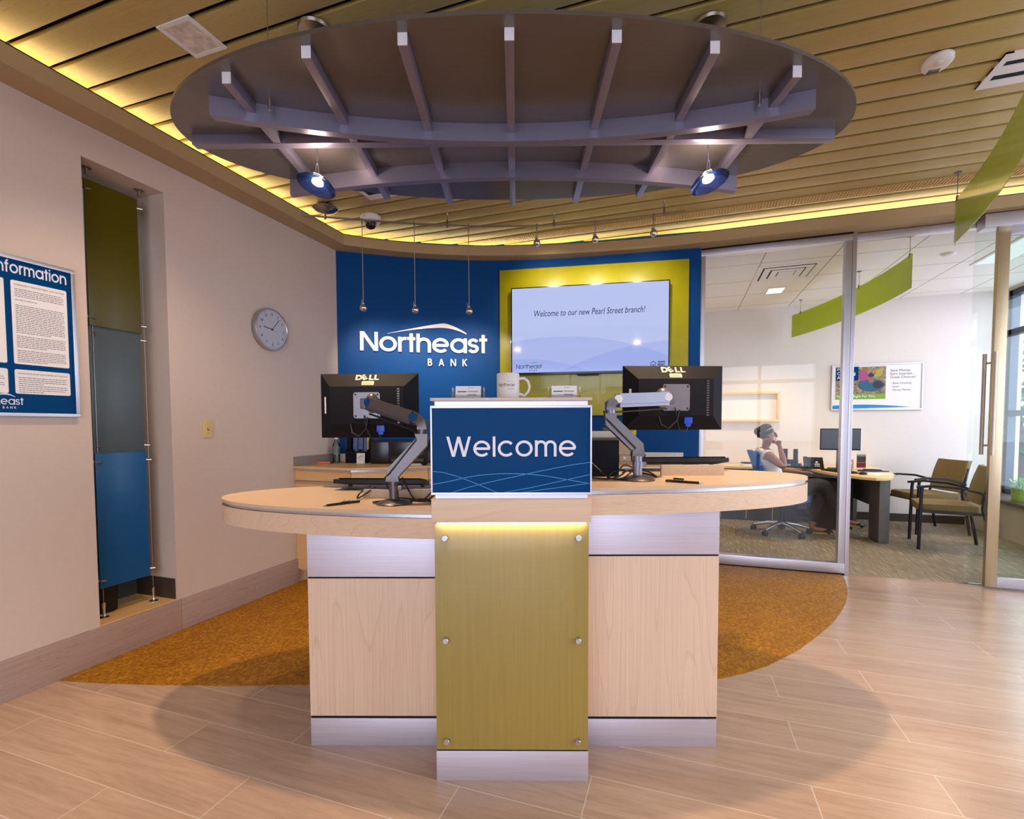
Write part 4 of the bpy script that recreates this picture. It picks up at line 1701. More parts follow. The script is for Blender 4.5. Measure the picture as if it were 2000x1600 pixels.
# air grille with two dark slots
def slot_vent(name, label, x0, x1, y0, y1, slots):
    t = thing(name, label, 'ceiling vent', ((x0 + x1) / 2, (y0 + y1) / 2, ZC - 0.004), 0, None)
    hx, hy = (x1 - x0) / 2, (y1 - y0) / 2
    b = B()
    ys = [-hy] + [s_ for q in slots for s_ in q] + [hy]
    for i in range(0, len(ys), 2):
        b.box(-hx, hx, ys[i], ys[i + 1], -0.005, 0.004)
    b.box(-hx, -hx + 0.03, -hy, hy, -0.0049, 0.004)
    b.box(hx - 0.03, hx, -hy, hy, -0.0049, 0.004)
    part('frame', b, M['white'], t)
    b = B()
    b.box(-hx + 0.01, hx - 0.01, -hy + 0.01, hy - 0.01, 0.0005, 0.003)
    part('dark_slots', b, mat('black duct', (0.002, 0.002, 0.004), 0.8), t, 'dark air slots')


slot_vent('air_vent', 'white ceiling vent with two dark slots beside the motion sensor', 1.438, 2.10, 3.045, 3.315, ((-0.075, -0.035), (0.030, 0.075)))
slot_vent('air_vent', 'small white square vent half hidden behind the hanging canopy', -2.30, -2.02, 3.10, 3.33, ((-0.06, 0.05),))

t = thing('dome_camera', 'white dome security camera on the ceiling above the lighting rail', 'security camera', (-2.49, 3.60, ZC))
b = B()
b.lathe([(0, 0), (0.082, 0), (0.084, -0.004), (0.084, -0.034), (0.076, -0.044), (0.050, -0.050), (0, -0.050)], 36)
part('housing', b, M['white'], t)
b = B()
b.lathe([(0.046, -0.048), (0.044, -0.075), (0.034, -0.092), (0.018, -0.101), (0, -0.104)], 30)
part('dome', b, M['blackgloss'], t, 'smoked black dome')

# perforated linear diffuser let into the far planks
b = B()
b.mi = 0
b.box(-1.95, XR, 4.395, 4.53, ZC - 0.006, ZC - 0.001)
b.mi = 1
x = -1.94
while x < XR:
    b.box(x, x + 0.009, 4.41, 4.515, ZC - 0.010, ZC - 0.006)
    x += 0.022
single('linear_diffuser', b, [M['plank'], M['cab']], 'long ribbed air diffuser strip in the last ceiling planks before the soffit', 'ceiling vent')


# ---------------------------------------------------------------- hanging green leaves
def leaf(name, label, f, y0, y1, z0, z1, hang):
    t = thing(name, label, 'hanging panel', (f(y0), y0, z0))
    o_ = Vector((f(y0), y0, z0))
    n = 40
    b = B()
    pa, pc = [], []
    for i in range(n + 1):
        y = y0 + (y1 - y0) * i / n
        pa.append((f(y) - o_.x, y - o_.y))
        pc.append((f(y) - o_.x + 0.006, y - o_.y))
    b.strip(pa, pc, 0, z1 - z0)
    part('panel', b, M['leafglass'], t, 'curved lime panel', smooth=False)
    for y, zc in hang:
        b = B()
        x = f(y) - o_.x + 0.003
        b.cyl((x, y - o_.y, z1 - z0), (x, y - o_.y, zc - z0), 0.002, 6)
        b.cyl((x, y - o_.y, z1 - z0 - 0.02), (x, y - o_.y, z1 - z0 + 0.015), 0.008, 10)
        b.lathe([(0, zc - z0), (0.022, zc - z0), (0.022, zc - z0 - 0.005), (0, zc - z0 - 0.005)], 16, c=(x, y - o_.y, 0))
        part('cable', b, M['armgrey'], t, 'thin hanging cable')


leaf('hanging_leaf', 'long curved lime panel hung in the lobby by thin cables', lambda y: 1.9 - 0.068 * (y - 5.35) ** 2 - (0.022 if y < 4.4 else 0), 2.3, 4.43, 2.58, 2.885, ((4.35, ZC), (2.85, ZC)))
leaf('hanging_leaf', 'long curved lime panel hung inside the glass office', lambda y: 1.9 - 0.085 * (y - 5.35) ** 2, 5.30, 7.72, 2.50, 2.80, ((5.35, 2.966), (6.37, 2.966), (7.55, 2.966)))

# ---------------------------------------------------------------- things on the white wall
t = thing('information_board', 'blue framed information board with white text panels on the white wall', 'notice board', (XL, 1.10, 1.352))
o_ = Vector((XL, 1.10, 1.352))
y0, y1, hz = -0.62, 0.617, 0.763
b = B()
for a in ((y0, y1, 0, 0.018), (y0, y1, hz - 0.020, hz), (y0, y0 + 0.018, 0.018, hz - 0.02), (y1 - 0.018, y1, 0.018, hz - 0.02)):
    b.box(0.002, 0.022, a[0], a[1], a[2], a[3], 0.002)
part('frame', b, M['alu'], t, 'silver snap frame')
b = B()
b.box(0.002, 0.012, y0 + 0.018, y1 - 0.018, 0.018, hz - 0.02)
part('panel', b, M['signblue'], t, 'deep blue printed sheet')
# heading word ends at y = 1.683
q = word('Information', 0.286, 0.054, 0.15, 0.09, 0, 0.0008)
xform(q, (0.0122, 0.583 - 0.286, 0.680), (0, 1, 0), (0, 0, 1))
part('heading', q, M['signwhite'], t, 'white heading word')


def notice(ya, yb, za, zb, title, lines):
    b = B()
    P = rrect(ya, yb, za, zb, 0.008)
    T = Matrix(((0, 0, 1, 0), (1, 0, 0, 0), (0, 1, 0, 0), (0, 0, 0, 1)))
    b.prism(P, 0.0122, 0.0128, 0, T)
    n = part('text_panel', b, M['paper'], t, 'white rounded text panel')
    b = B()
    z = zb - 0.022
    if title:
        me = text_mesh(title, 0.0105, 0, 0.0, 0.0002)
        xs = [v.co.x for v in me.vertices]
        k = (yb - ya - 0.024) / (max(xs) - min(xs))
        for v in me.vertices:
            v.co.x *= k
        add_mesh(b, placed(me, (0.0131, ya + 0.012, z), (0, 1, 0)))
    rnd = random.Random(len(title) + 1)
    z -= 0.018
    for L_ in lines:
        if L_:
            y = ya + 0.014
            ye = ya + 0.012 + (yb - ya - 0.026) * L_
            while y < ye:
                w = rnd.uniform(0.006, 0.018)
                b.box(0.0129, 0.0131, y, min(y + w, ye), z, z + 0.0030)
                y += w + 0.0025
        z -= 0.0086 if zb - za > 0.2 else 0.0098
    part('print', b, M['fineprint'], n, 'small dark print')
    return n


notice(1.457 - 1.10, 1.681 - 1.10, 0.252, 0.648, 'COMMUNITY REINVESTMENT ACT NOTICE',
       [0.95, 1, 1, 0.98, 1, 0, 0.45, 0, 0, 1, 0.97, 1, 1, 0.98, 1, 1, 0.97, 1, 1, 1, 0.98, 1, 1, 1, 0.7, 0, 1, 1, 0.98, 1, 1, 1, 0.6, 0, 1, 1, 1, 0.97, 1, 1, 0.6])
notice(1.457 - 1.10, 1.681 - 1.10, 0.110, 0.226, 'HOME MORTGAGE DISCLOSURE ACT NOTICE', [1, 0.98, 1, 0.5, 1, 1, 0.95, 0.5])
notice(1.205 - 1.10, 1.432 - 1.10, 0.252, 0.648, '', [])
notice(1.205 - 1.10, 1.432 - 1.10, 0.110, 0.226, '', [1, 1, 0.9, 1, 1, 0.5])
q = word('Northeast', 0.190, 0.034, 0.13, 0.09, 0, 0.0006)
xform(q, (0.0122, 0.385 - 0.190, 0.056), (0, 1, 0), (0, 0, 1))
part('logo_word', q, M['signwhite'], t, 'white bank name')
q = word('BANK', 0.050, 0.011, 0.14, 0.6, 0, 0.0006)
xform(q, (0.0122, 0.357 - 0.050, 0.037), (0, 1, 0), (0, 0, 1))
part('logo_word', q, M['signwhite'], t, 'white small capitals')


def swoosh(b, x0, x1, yb, hh, n=24, z0=0.0, z1=0.002):
    """rising tapered arc: thin tail, thick crest"""
    lo, hi = [], []
    for i in range(n + 1):
        f = i / n
        base = 1.0 - abs((f - 0.68) / 0.68) ** 1.55 if f < 0.68 else 1.0 - ((f - 0.68) / 0.32) ** 2.0 * 0.82
        th = (0.06 + 0.94 * (f / 0.72) ** 1.6) if f < 0.72 else 1.0 - (f - 0.72) / 0.28 * 0.75
        x = x0 + (x1 - x0) * f
        y = yb + hh * 0.62 * base
        lo.append((x, y))
        hi.append((x, y + hh * 0.38 * th))
    for i in range(n):
        q = (lo[i], lo[i + 1], hi[i + 1], hi[i])
        b.face([(*p, z1) for p in q])
        if z1 > z0:
            b.face([(*p, z0) for p in q[::-1]])
            b.face([(*lo[i], z0), (*lo[i + 1], z0), (*lo[i + 1], z1), (*lo[i], z1)])
            b.face([(*hi[i + 1], z0), (*hi[i], z0), (*hi[i], z1), (*hi[i + 1], z1)])


q = B()
swoosh(q, 0.0, 0.12, 0, 0.020, z0=0, z1=0.0006)
xform(q, (0.0122, 0.385 - 0.150, 0.090), (0, 1, 0), (0, 0, 1))
part('logo_swoosh', q, M['signwhite'], t)

t = thing('wall_clock', 'round silver wall clock showing seven past nine on the white wall', 'clock', (XL, 3.010, 2.045))
b = B()
b.lathe([(0, 0.0), (0.157, 0.0), (0.161, 0.006), (0.161, 0.034), (0.157, 0.041), (0.150, 0.041), (0.147, 0.036), (0, 0.0355)], 64, 'X')
part('case', b, M['steel'], t, 'brushed silver rim')
b = B()
b.lathe([(0, 0.036), (0.1475, 0.036), (0.1475, 0.0365), (0, 0.0368)], 64, 'X')
fc = part('face', b, M['clockface'], t, 'pale grey face')
b = B()
for k in range(60):
    a = R(6 * k)
    rr = 0.138 if k % 5 else 0.134
    c = Matrix.Rotation(-a, 4, 'X')
    b.box(0.0366, 0.0372, -0.0008, 0.0008, rr, 0.142, 0, c)
for n_ in range(1, 13):
    a = R(30 * n_)
    me = text_mesh(str(n_), 0.026, 0, 0.0004, 0.0002, align='CENTER')
    add_mesh(b, placed(me, (0.037, math.sin(a) * 0.115, math.cos(a) * 0.115 - 0.009), (0, 1, 0)))
part('numerals', b, M['ink'], fc)
b = B()
for ang, ln, w in ((277, 0.082, 0.004), (40, 0.112, 0.0028)):
    b.box(0.0375, 0.0385, -w / 2 * 1.4, w / 2 * 1.4, -0.012, ln, 0, Matrix.Rotation(-R(ang), 4, 'X'))
b.cyl((0.037, 0, 0), (0.0395, 0, 0), 0.007, 16)
part('hands', b, M['black'], t)

t = thing('light_switch', 'ivory light switch plate on the white wall below the clock', 'light switch', (XL, 2.467, 1.288))
b = B()
b.box(0, 0.006, -0.0385, 0.0385, -0.061, 0.061, 0.0025)
part('plate', b, M['ivory'], t)
b = B()
b.box(0.005, 0.016, -0.004, 0.004, -0.004, 0.012, 0.0015, Matrix.Rotation(R(0), 4, 'Y'))
part('toggle', b, M['ivory'], t)
b = B()
b.box(0.0055, 0.0064, -0.0058, 0.0058, -0.0135, 0.0135)
b.cyl((0.005, 0, 0.030), (0.0068, 0, 0.030), 0.0028, 10)
b.cyl((0.005, 0, -0.030), (0.0068, 0, -0.030), 0.0028, 10)
part('slot_and_screws', b, mat('tan shadow slot', hexc(128, 100, 56), 0.6), t)

# translucent glass panels on cables in the tall opening
XN = -3.127
spec_ = (('pg_green', 1.87, 2.672, 'olive green translucent glass panel, topmost in the wall opening', 1),
         ('pg_grey', 1.145, 1.880, 'grey blue translucent glass panel, middle one in the wall opening', 0),
         ('pg_blue', 0.375, 1.150, 'deep blue translucent glass panel, lowest in the wall opening', 0))
for i, (m_, z0, z1, lb, _q) in enumerate(spec_):
    t = thing('glass_panel', lb, 'glass panel', (XN - 0.0095 * (i == 1), 2.0, z0), 0, 'coloured glass panels in the wall opening')
    b = B()
    b.box(-0.004, 0.004, -0.150, 0.130, 0, z1 - z0, 0.001)
    part('sheet', b, M[m_], t)
    for yy in (-0.152, 0.132):
        for zz in (0.045, z1 - z0 - 0.05):
            b = B()
            b.cyl((-0.012, yy - 0.012 if yy > 0 else yy + 0.002, zz), (0.016, yy + 0.022 if yy > 0 else yy + 0.030, zz - 0.002), 0.0075, 12)
            part('clamp', b, M['chrome'], t, 'short steel clamp')
t = thing('cable_hanger', 'pair of steel cables with round feet holding the glass panels in the wall opening', 'cable hanger', (XN, 2.0, 0.205))
for yy in (-0.134, 0.147):
    b = B()
    b.cyl((0, yy, 0.05), (0, yy, 2.50), 0.0016, 6)
    part('cable', b, M['steel'], t)
    b = B()
    b.lathe([(0, 0), (0.024, 0), (0.024, 0.004), (0.010, 0.008), (0.0065, 0.016), (0.0065, 0.060), (0.0085, 0.064), (0.0085, 0.085), (0.003, 0.09), (0, 0.09)], 24, c=(0, yy, 0))
    part('foot', b, M['chrome'], t, 'round steel foot')
    b = B()
    b.lathe([(0, 2.53), (0.026, 2.53), (0.026, 2.526), (0.009, 2.522), (0.009, 2.49), (0, 2.49)], 24, c=(0, yy, 0))
    part('top_anchor', b, M['nickel'], t, 'round steel ceiling anchor')
b = B()
b.lathe([(0, 0), (0.075, 0), (0.09, 0.30), (0.093, 0.303), (0.087, 0.303), (0.072, 0.01), (0, 0.01)], 28)
single('waste_bin', b, M['black'], 'black waste bin standing behind the lowest blue glass panel', 'bin', (XL - 0.235, 1.93, 0.206))

# ---------------------------------------------------------------- lettering on the blue wall
t = thing('wall_lettering', 'white raised bank name lettering with a swoosh on the curved blue wall', 'wall sign', (*on_wall(0.8)[0], 1.88))
o_ = Vector((*on_wall(0.8)[0], 1.88))


def bend(b):
    """flat lettering (x = arc length, y = height, z = distance from the wall) onto the curved wall"""
    for v in b.bm.verts:
        p, _t = on_wall(v.co.x, v.co.z)
        v.co = Vector((p.x - o_.x, p.y - o_.y, v.co.y - o_.z))
    bmesh.ops.recalc_face_normals(b.bm, faces=b.bm.faces)
    return b


for wrd, s0, s1, zb, cap, w, tr in (('Northeast', 0.200, 1.409, 2.010, 0.178, 0.155, 0.055), ('BANK', 0.829, 1.212, 1.883, 0.069, 0.16, 0.92)):
    lay, tot = word_layout(wrd, w, tr)
    k = (s1 - s0) / tot
    for ch, x, st in lay:
        q = B()
        for j, pl in enumerate(st):
            w_ = B()
            ribbon(w_, [(p[0] + x, p[1]) for p in pl], w, 0.006, 0.022)
            for v in w_.bm.verts:
                v.co = Vector((s0 + v.co.x * k, zb + v.co.y * cap, v.co.z + 0.0002 * j))
            add_b(q, w_)
        part('letter', bend(q), M['letter'], t, 'white letter ' + ch)
q = B()
swoosh(q, 0.452, 1.206, 2.178, 0.118, z0=0.006, z1=0.022)
part('swoosh', bend(q), M['letter'], t, 'white tapered swoosh')

# green backing panel and television (chord of the curved wall)
PA = R(8.5)
PD = Vector((math.cos(PA), math.sin(PA), 0))
PN = Vector((math.sin(PA), -math.cos(PA), 0))
pc0 = Vector((-0.83, 4.68, 0))


def PW(s, off, z):
    return pc0 + PD * s + PN * off + Vector((0, 0, z))


t = thing('green_backing_panel', 'large glossy chartreuse panel behind the television', 'wall panel', PW(0.012, 0, 1.395), PA)
b = B()
b.box(-0.88, 0.88, -0.0, 0.022, 0, 1.413, 0.001)
part('panel', b, M['lime'], t)
b = B()
for x in (-0.7, 0.7):
    b.box(x - 0.02, x + 0.02, 0.022, 0.028, 0.1, 1.3)
part('bracket', b, M['black'], t)

t = thing('television', 'large flat television showing a pale blue welcome slide', 'television', PW(0, 0.08, 1.785), PA)
tw, th_ = 1.458, 0.825
TX = -0.012
b = B()
b.box(TX - tw / 2, TX + tw / 2, 0.0, 0.035, 0, th_, 0.003)
b.box(TX - 0.25, TX + 0.25, 0.03, 0.075, 0.25, 0.55)
part('case', b, M['blackgloss'], t)
b = B()
b.box(TX - 0.10, TX + 0.10, 0.002, 0.02, -0.016, 0.002, 0.004)
part('sensor_bar', b, M['black'], t)


def m_slide():
    m = bpy.data.materials.new('lit welcome slide')
    n = NT(m)
    tc = n.n('ShaderNodeTexCoord')
    sp = n.n('ShaderNodeSeparateXYZ', {0: tc.outputs['Object']})
    x = n.n('ShaderNodeMath', {0: sp.outputs[0], 1: 0.7}, operation='ADD').outputs[0]
    z = sp.outputs[2]
    col = (0.55, 0.62, 0.93)

    def hill(cx, top, k):
        d = n.n('ShaderNodeMath', {0: x, 1: cx}, operation='SUBTRACT')
        d2 = n.n('ShaderNodeMath', {0: d.outputs[0], 1: d.outputs[0]}, operation='MULTIPLY')
        h = n.n('ShaderNodeMath', {0: d2.outputs[0], 1: -k}, operation='MULTIPLY')
        h2 = n.n('ShaderNodeMath', {0: h.outputs[0], 1: top}, operation='ADD')
        return n.n('ShaderNodeMath', {0: z, 1: h2.outputs[0]}, operation='LESS_THAN').outputs[0]
    s1 = n.n('ShaderNodeMath', {0: hill(0.42, 0.352, 0.21), 1: hill(1.55, 0.29, 0.21)}, operation='ADD')
    s2 = n.n('ShaderNodeMath', {0: s1.outputs[0], 1: hill(0.05, 0.15, 0.3)}, operation='ADD')
    f = n.n('ShaderNodeMath', {0: s2.outputs[0], 1: 0.3333}, operation='MULTIPLY')
    r = n.ramp(f.outputs[0], [(0.0, hexc(190, 201, 244)), (0.34, hexc(176, 188, 240)), (0.68, hexc(162, 178, 238)), (1.0, hexc(152, 170, 236))])
    e = n.n('ShaderNodeEmission', {'Color': r.outputs[0], 'Strength': 1.12})
    g = n.n('ShaderNodeBsdfGlossy', {'Roughness': 0.08})
    fr = n.n('ShaderNodeFresnel', {'IOR': 1.4})
    mx = n.n('ShaderNodeMixShader', {0: fr.outputs[0], 1: e.outputs[0], 2: g.outputs[0]})
    n.link(mx.outputs[0], n.out.inputs['Surface'])
    return m


b = B()
b.box(TX - tw / 2 + 0.010, TX + tw / 2 - 0.010, -0.002, 0.0, 0.020, th_ - 0.010)
sc = part('screen', b, m_slide(), t, 'lit pale blue slide')
me = text_mesh('Welcome to our new Pearl Street branch!', 0.082, 0.22, 0.0, 0.0)
xs = [v.co.x for v in me.vertices]
k = 1.02 / (max(xs) - min(xs))
for v in me.vertices:
    v.co.x = (v.co.x - min(xs)) * k
placed(me, (-0.518, -0.0026, 0.545), (1, 0, 0))
part('slide_text', me, M['slideink'], sc, 'dark blue slanted welcome line')
q = word('Northeast', 0.245, 0.040, 0.11, 0.08, 0, 0)
xform(q, (-0.692, -0.0026, 0.058), (1, 0, 0), (0, 0, 1))
part('slide_logo', q, M['slideink'], sc, 'dark blue bank name')
q = word('BANK', 0.075, 0.014, 0.14, 0.6, 0, 0)
xform(q, (-0.566, -0.0026, 0.034), (1, 0, 0), (0, 0, 1))
part('slide_logo', q, M['slideink'], sc)
q = B()
swoosh(q, 0, 0.10, 0, 0.022, z0=0, z1=0)
xform(q, (-0.585, -0.0026, 0.098), (1, 0, 0), (0, 0, 1))
part('slide_logo', q, mat('bright green print', hexc(110, 200, 40), 0.5), sc, 'green swoosh')
q = B()
for pl in ([(0, 0.03), (0.028, 0.052), (0.056, 0.03)], [(0.008, 0.028), (0.008, 0), (0.048, 0), (0.048, 0.028)], [(0.018, 0.022), (0.038, 0.022)], [(0.018, 0.012), (0.038, 0.012)]):
    ribbon(q, pl, 0.005, 0, 0)
xform(q, (0.548, -0.0026, 0.045), (1, 0, 0), (0, 0, 1))
part('slide_mark', q, M['slideink'], sc, 'small house mark')
me = text_mesh('MEMBER', 0.018, 0, 0.0006, 0)
placed(me, (0.615, -0.0026, 0.085), (1, 0, 0))
q = B()
add_mesh(q, me)
me = text_mesh('FDIC', 0.030, 0, 0.0012, 0)
placed(me, (0.615, -0.0026, 0.055), (1, 0, 0))
add_mesh(q, me)
part('slide_mark', q, M['slideink'], sc, 'small membership words')

# ---------------------------------------------------------------- cabinets along the blue wall
CT = 0.972
cpath = [(-3.0195, 3.25), (-2.45, 3.225), (-2.28, 3.34), (-2.12, 3.475), (-1.97, 3.60), (-1.75, 3.755), (-1.53, 3.875), (-1.30, 3.975), (-1.05, 4.06), (-0.82, 4.12), (-0.60, 4.165), (-0.30, 4.215), (0.0, 4.25)]
cwall = [(x, wall_y(x) - 0.002) for x in (-3.0195, -2.82, -2.63, -2.50, -2.36, -2.16, -1.94, -1.70, -1.40, -1.10, -0.80, -0.40, 0.02)]
units = [(0, 1, 'golden maple cabinet unit set against the white wall'), (1, 4, 'golden maple cabinet unit at the inner corner of the curved wall'), (4, 7, 'golden maple cabinet unit behind the tower, under the wall letters'),
         (7, 10, 'golden maple cabinet unit below the green panel'), (10, 12, 'golden maple cabinet unit at the end next to the office glass')]


def mixp(a, c, f):
    return (a[0] * (1 - f) + c[0] * f, a[1] * (1 - f) + c[1] * f)


for i0, i1, lb in units:
    fr = cpath[i0:i1 + 1]
    bk = cwall[i0:i1 + 1]
    ox, oy = fr[0]
    L = lambda p: (p[0] - ox, p[1] - oy)
    t = thing('base_cabinet', lb, 'cabinet', (ox, oy, 0), 0, 'curved run of wall cabinets')
    f2 = [L(mixp(a, c, 0.035)) for a, c in zip(fr, bk)]
    f3 = [L(mixp(a, c, 0.12)) for a, c in zip(fr, bk)]
    bk_ = [L(mixp(a, c, 0.985)) for a, c in zip(fr, bk)]
    f1 = [L(p) for p in fr]
    # small gaps between fronts of neighbouring units
    def trim(p):
        p = [Vector(q) for q in p]
        d0 = (p[1] - p[0]).normalized() * 0.002
        d1 = (p[-1] - p[-2]).normalized() * 0.002
        p[0] += d0
        p[-1] -= d1
        return [tuple(q) for q in p]
    b = B()
    b.strip(trim(f3), trim(bk_), 0, 0.10)
    b.strip(trim(f2), trim(bk_), 0.10, 0.945)
    part('body', b, M['cab'], t)
    for z0, z1, nm in ((0.868, 0.938, 'drawer'), (0.115, 0.838, 'door')):
        b = B()
        b.strip(trim(f1), trim(f2), z0 - (0.012 if nm == 'drawer' else 0), z1)
        q = part(nm, b, M['cab'], t)
        b = B()
        f0 = [L(mixp(a, c, -0.012)) for a, c in zip(fr, bk)]
        b.strip(trim(f0), trim(f2), z1 + 0.001, z1 + 0.015)
        part('edge_pull', b, M['alu'], q, 'metal edge pull')
b = B()
b.strip([mixp(a, c, -0.03) for a, c in zip(cpath, cwall)], cwall, 0.955, CT)
single('cabinet_worktop', b, M['cab'], 'curved pale maple worktop running over the wall cabinets', 'worktop')
b = B()
b.strip([mixp(a, c, 0.975) for a, c in zip(cpath, cwall)], cwall, CT, CT + 0.072)
single('back_splash', b, M['offwhite'], 'low pale upstand along the back of the curved worktop', 'upstand')
b = B()
b.box(XL + 0.001, XL + 0.018, 3.235, 3.80, CT, CT + 0.078, 0.001)
single('side_splash', b, mat('taupe laminate', hexc(138, 126, 120), 0.45), 'taupe laminate upstand at the white wall end of the worktop', 'upstand')


def at(px_lat, d, z=CT):
    """lateral offset and depth along the camera heading, as a world point"""
    c, s_ = math.cos(R(19)), math.sin(R(19))
    return Vector((px_lat * c - d * s_, px_lat * s_ + d * c, z))


H19 = R(19)
# brochure holder with three blue leaflets and a white card
t = thing('brochure_holder', 'black brochure holder with blue leaflets on the curved worktop', 'brochure holder', at(-1.385, 4.42), H19)
b = B()
b.box(-0.10, 0.10, -0.05, 0.06, 0, 0.004)
b.box(-0.10, 0.10, -0.05, -0.046, 0, 0.105)
b.box(-0.10, 0.10, 0.056, 0.06, 0, 0.27)
for x in (-0.10, -0.046, 0.022, 0.096):
    b.box(x, x + 0.004, -0.05, 0.06, 0, 0.12)
b.box(-0.10, -0.062, 0.0, 0.06, 0, 0.30)
part('holder', b, M['blacksat'], t)
for x0, x1 in ((-0.052, -0.012), (-0.004, 0.036), (0.044, 0.078)):
    b = B()
    b.box(x0, x1, 0.0, 0.012, 0.10, 0.285, 0, Matrix.Rotation(R(-8), 4, 'X'))
    part('leaflet', b, mat('blue leaflet print', hexc(84, 100, 160), 0.4, vary=0.25, scale=40), t, 'blue printed leaflet')
b = B()
b.box(0.082, 0.092, 0.0, 0.04, 0.02, 0.24, 0.002)
part('leaflet', b, M['yellow'], t, 'yellow edged leaflet')
t = thing('card_stand', 'small white upright card in front of the brochure holder', 'card', at(-1.33, 4.31), H19)
b = B()
b.box(-0.036, 0.036, -0.002, 0.0, 0, 0.092, 0, Matrix.Rotation(R(-6), 4, 'X'))
part('card', b, M['paper'], t)
q = B()
ribbon(q, [(-0.026 + 0.05 * i / 12, 0.040 + 0.022 * math.sin(i / 12 * 2.8) + 0.01 * i / 12) for i in range(13)], 0.003, 0, 0.0004)
ribbon(q, [(-0.02, 0.048), (0.0, 0.062), (0.012, 0.052)], 0.0012, 0, 0.0004)
ribbon(q, [(-0.022, 0.034), (0.016, 0.038)], 0.002, 0, 0.0004)
xform(q, (0, -0.0028, 0), (1, 0, 0), (0, 0.105, 1))
part('print', q, M['ink'], t)
# bottle, box cutter
t = thing('water_bottle', 'clear plastic water bottle with a green label by the upstand', 'bottle', at(-1.585, 4.43), H19)
b = B()
b.lathe([(0, 0), (0.030, 0), (0.032, 0.006), (0.030, 0.05), (0.032, 0.07), (0.032, 0.15), (0.028, 0.17), (0.014, 0.20), (0.013, 0.222), (0, 0.222)], 24)
part('bottle', b, M['acrylic'], t)
b = B()
b.lathe([(0.0325, 0.075), (0.0325, 0.145)], 24)
part('label', b, mat('grey green label', hexc(96, 128, 112), 0.5, vary=0.4, scale=40), t)
b = B()
b.cyl((0, 0, 0.212), (0, 0, 0.232), 0.015, 16)
part('cap', b, M['white'], t)
t = thing('box_cutter', 'orange box cutter lying on the worktop at the white wall', 'knife', at(-1.66, 4.30, CT + 0.009), R(28))
b = B()
b.box(-0.065, 0.065, -0.014, 0.014, -0.009, 0.009, 0.004)
part('handle', b, M['orange'], t)
b = B()
b.box(-0.10, -0.06, -0.010, 0.010, -0.006, 0.006, 0.002)
b.box(0.06, 0.085, -0.012, 0.012, -0.008, 0.008, 0.003)
part('blade_guard', b, M['black'], t)
# black machine behind the bent arm
t = thing('check_scanner', 'wide black office printer on the worktop under the wall letters', 'printer', at(-0.985, 4.36), H19)
b = B()
b.box(-0.245, 0.245, -0.10, 0.12, 0, 0.205, 0.012)
part('body', b, M['black'], t)
b = B()
b.box(-0.235, -0.085, -0.104, -0.096, 0.02, 0.19, 0.004)
b.box(-0.07, 0.235, -0.104, -0.096, 0.075, 0.19, 0.004)
part('door', b, M['blackgloss'], t)
b = B()
b.box(-0.06, 0.22, -0.125, -0.09, 0.02, 0.045, 0.004)
part('tray', b, mat('dark olive plastic', hexc(70, 60, 20), 0.4), t)
me = text_mesh('3', 0.06, 0, 0.001, 0.0004)
part('print', placed(me, (0.115, -0.1045, 0.105), (1, 0, 0)), M['armgrey'], t)
b = B()
b.box(-0.11, 0.11, -0.08, 0.08, 0, 0.004)
b.box(-0.10, 0.12, -0.075, 0.085, 0.004, 0.007)
single('paper_stack', b, M['paper'], 'loose white papers in front of the wide black printer', 'papers', at(-0.86, 4.16), R(24))
b = B()
b.ball((0, 0, 0.012), 0.03, (0.9, 1.5, 0.55), 16)
single('computer_mouse', b, M['black'], 'black computer mouse on the worktop beside the loose papers', 'mouse', at(-0.74, 4.12), R(30))

# beige printer
t = thing('laser_printer', 'beige laser printer on the worktop below the television', 'printer', at(0.845, 4.36), R(14))
b = B()
b.box(-0.21, 0.215, -0.19, 0.14, 0.02, 0.225, 0.014)
b.box(-0.20, 0.20, -0.17, 0.12, 0.0, 0.03)
part('body', b, M['tan'], t)
b = B()
b.prism([(-0.195, 0.225), (0.195, 0.225), (0.175, 0.278), (-0.175, 0.278)], -0.10, 0.13, 0.004, Matrix(((1, 0, 0, 0), (0, 0, 1, 0), (0, 1, 0, 0), (0, 0, 0, 1))))
part('top_cover', b, M['offwhite'], t)
b = B()
b.box(-0.03, 0.04, 0.02, 0.03, 0.27, 0.305, 0.004)
b.box(-0.045, 0.055, 0.02, 0.028, 0.295, 0.307, 0.003)
part('paper_guide', b, M['armgrey'], t)
b = B()
b.box(-0.205, 0.205, -0.1945, -0.185, 0.075, 0.078)
b.box(0.08, 0.083, -0.1945, -0.185, 0.02, 0.075)
b.box(-0.19, 0.19, -0.196, -0.188, 0.206, 0.222, 0.002)
b.box(-0.03, 0.05, -0.198, -0.188, 0.196, 0.205, 0.002)
part('seams', b, M['armgrey'], t)
b = B()
b.lathe([(0.010, 0), (0.012, 0.002), (0.0, 0.003)], 20, '-Y', (0.125, -0.190, 0.05))
part('badge', b, M['steel'], t)
t = thing('magazine', 'thin dark magazine lying on the worktop beside the beige printer', 'magazine', at(1.38, 4.38), R(16))
b = B()
b.box(-0.14, 0.14, -0.10, 0.10, 0, 0.006, 0.001)
b.box(-0.12, 0.15, -0.09, 0.11, 0.006, 0.012, 0.001)
part('pages', b, mat('dark blue cover', hexc(50, 60, 90), 0.3, vary=0.3, scale=20), t)
b = B()
p, tt = on_wall(2.80, 0.004)
b.box(-0.05, 0.05, -0.001, 0.001, -0.03, 0.03)
b.mi = 1
for i in range(4):
    b.box(-0.04, 0.03 - i * 0.008, -0.0016, -0.001, 0.012 - i * 0.011, 0.016 - i * 0.011)
single('sticky_note', b, [M['yellow'], M['ink']], 'yellow printed notice stuck on the blue wall under the green panel', 'note', (p.x, p.y, 1.235), math.atan2(tt.y, tt.x))

# ---------------------------------------------------------------- the glass office
TZ = 0.735
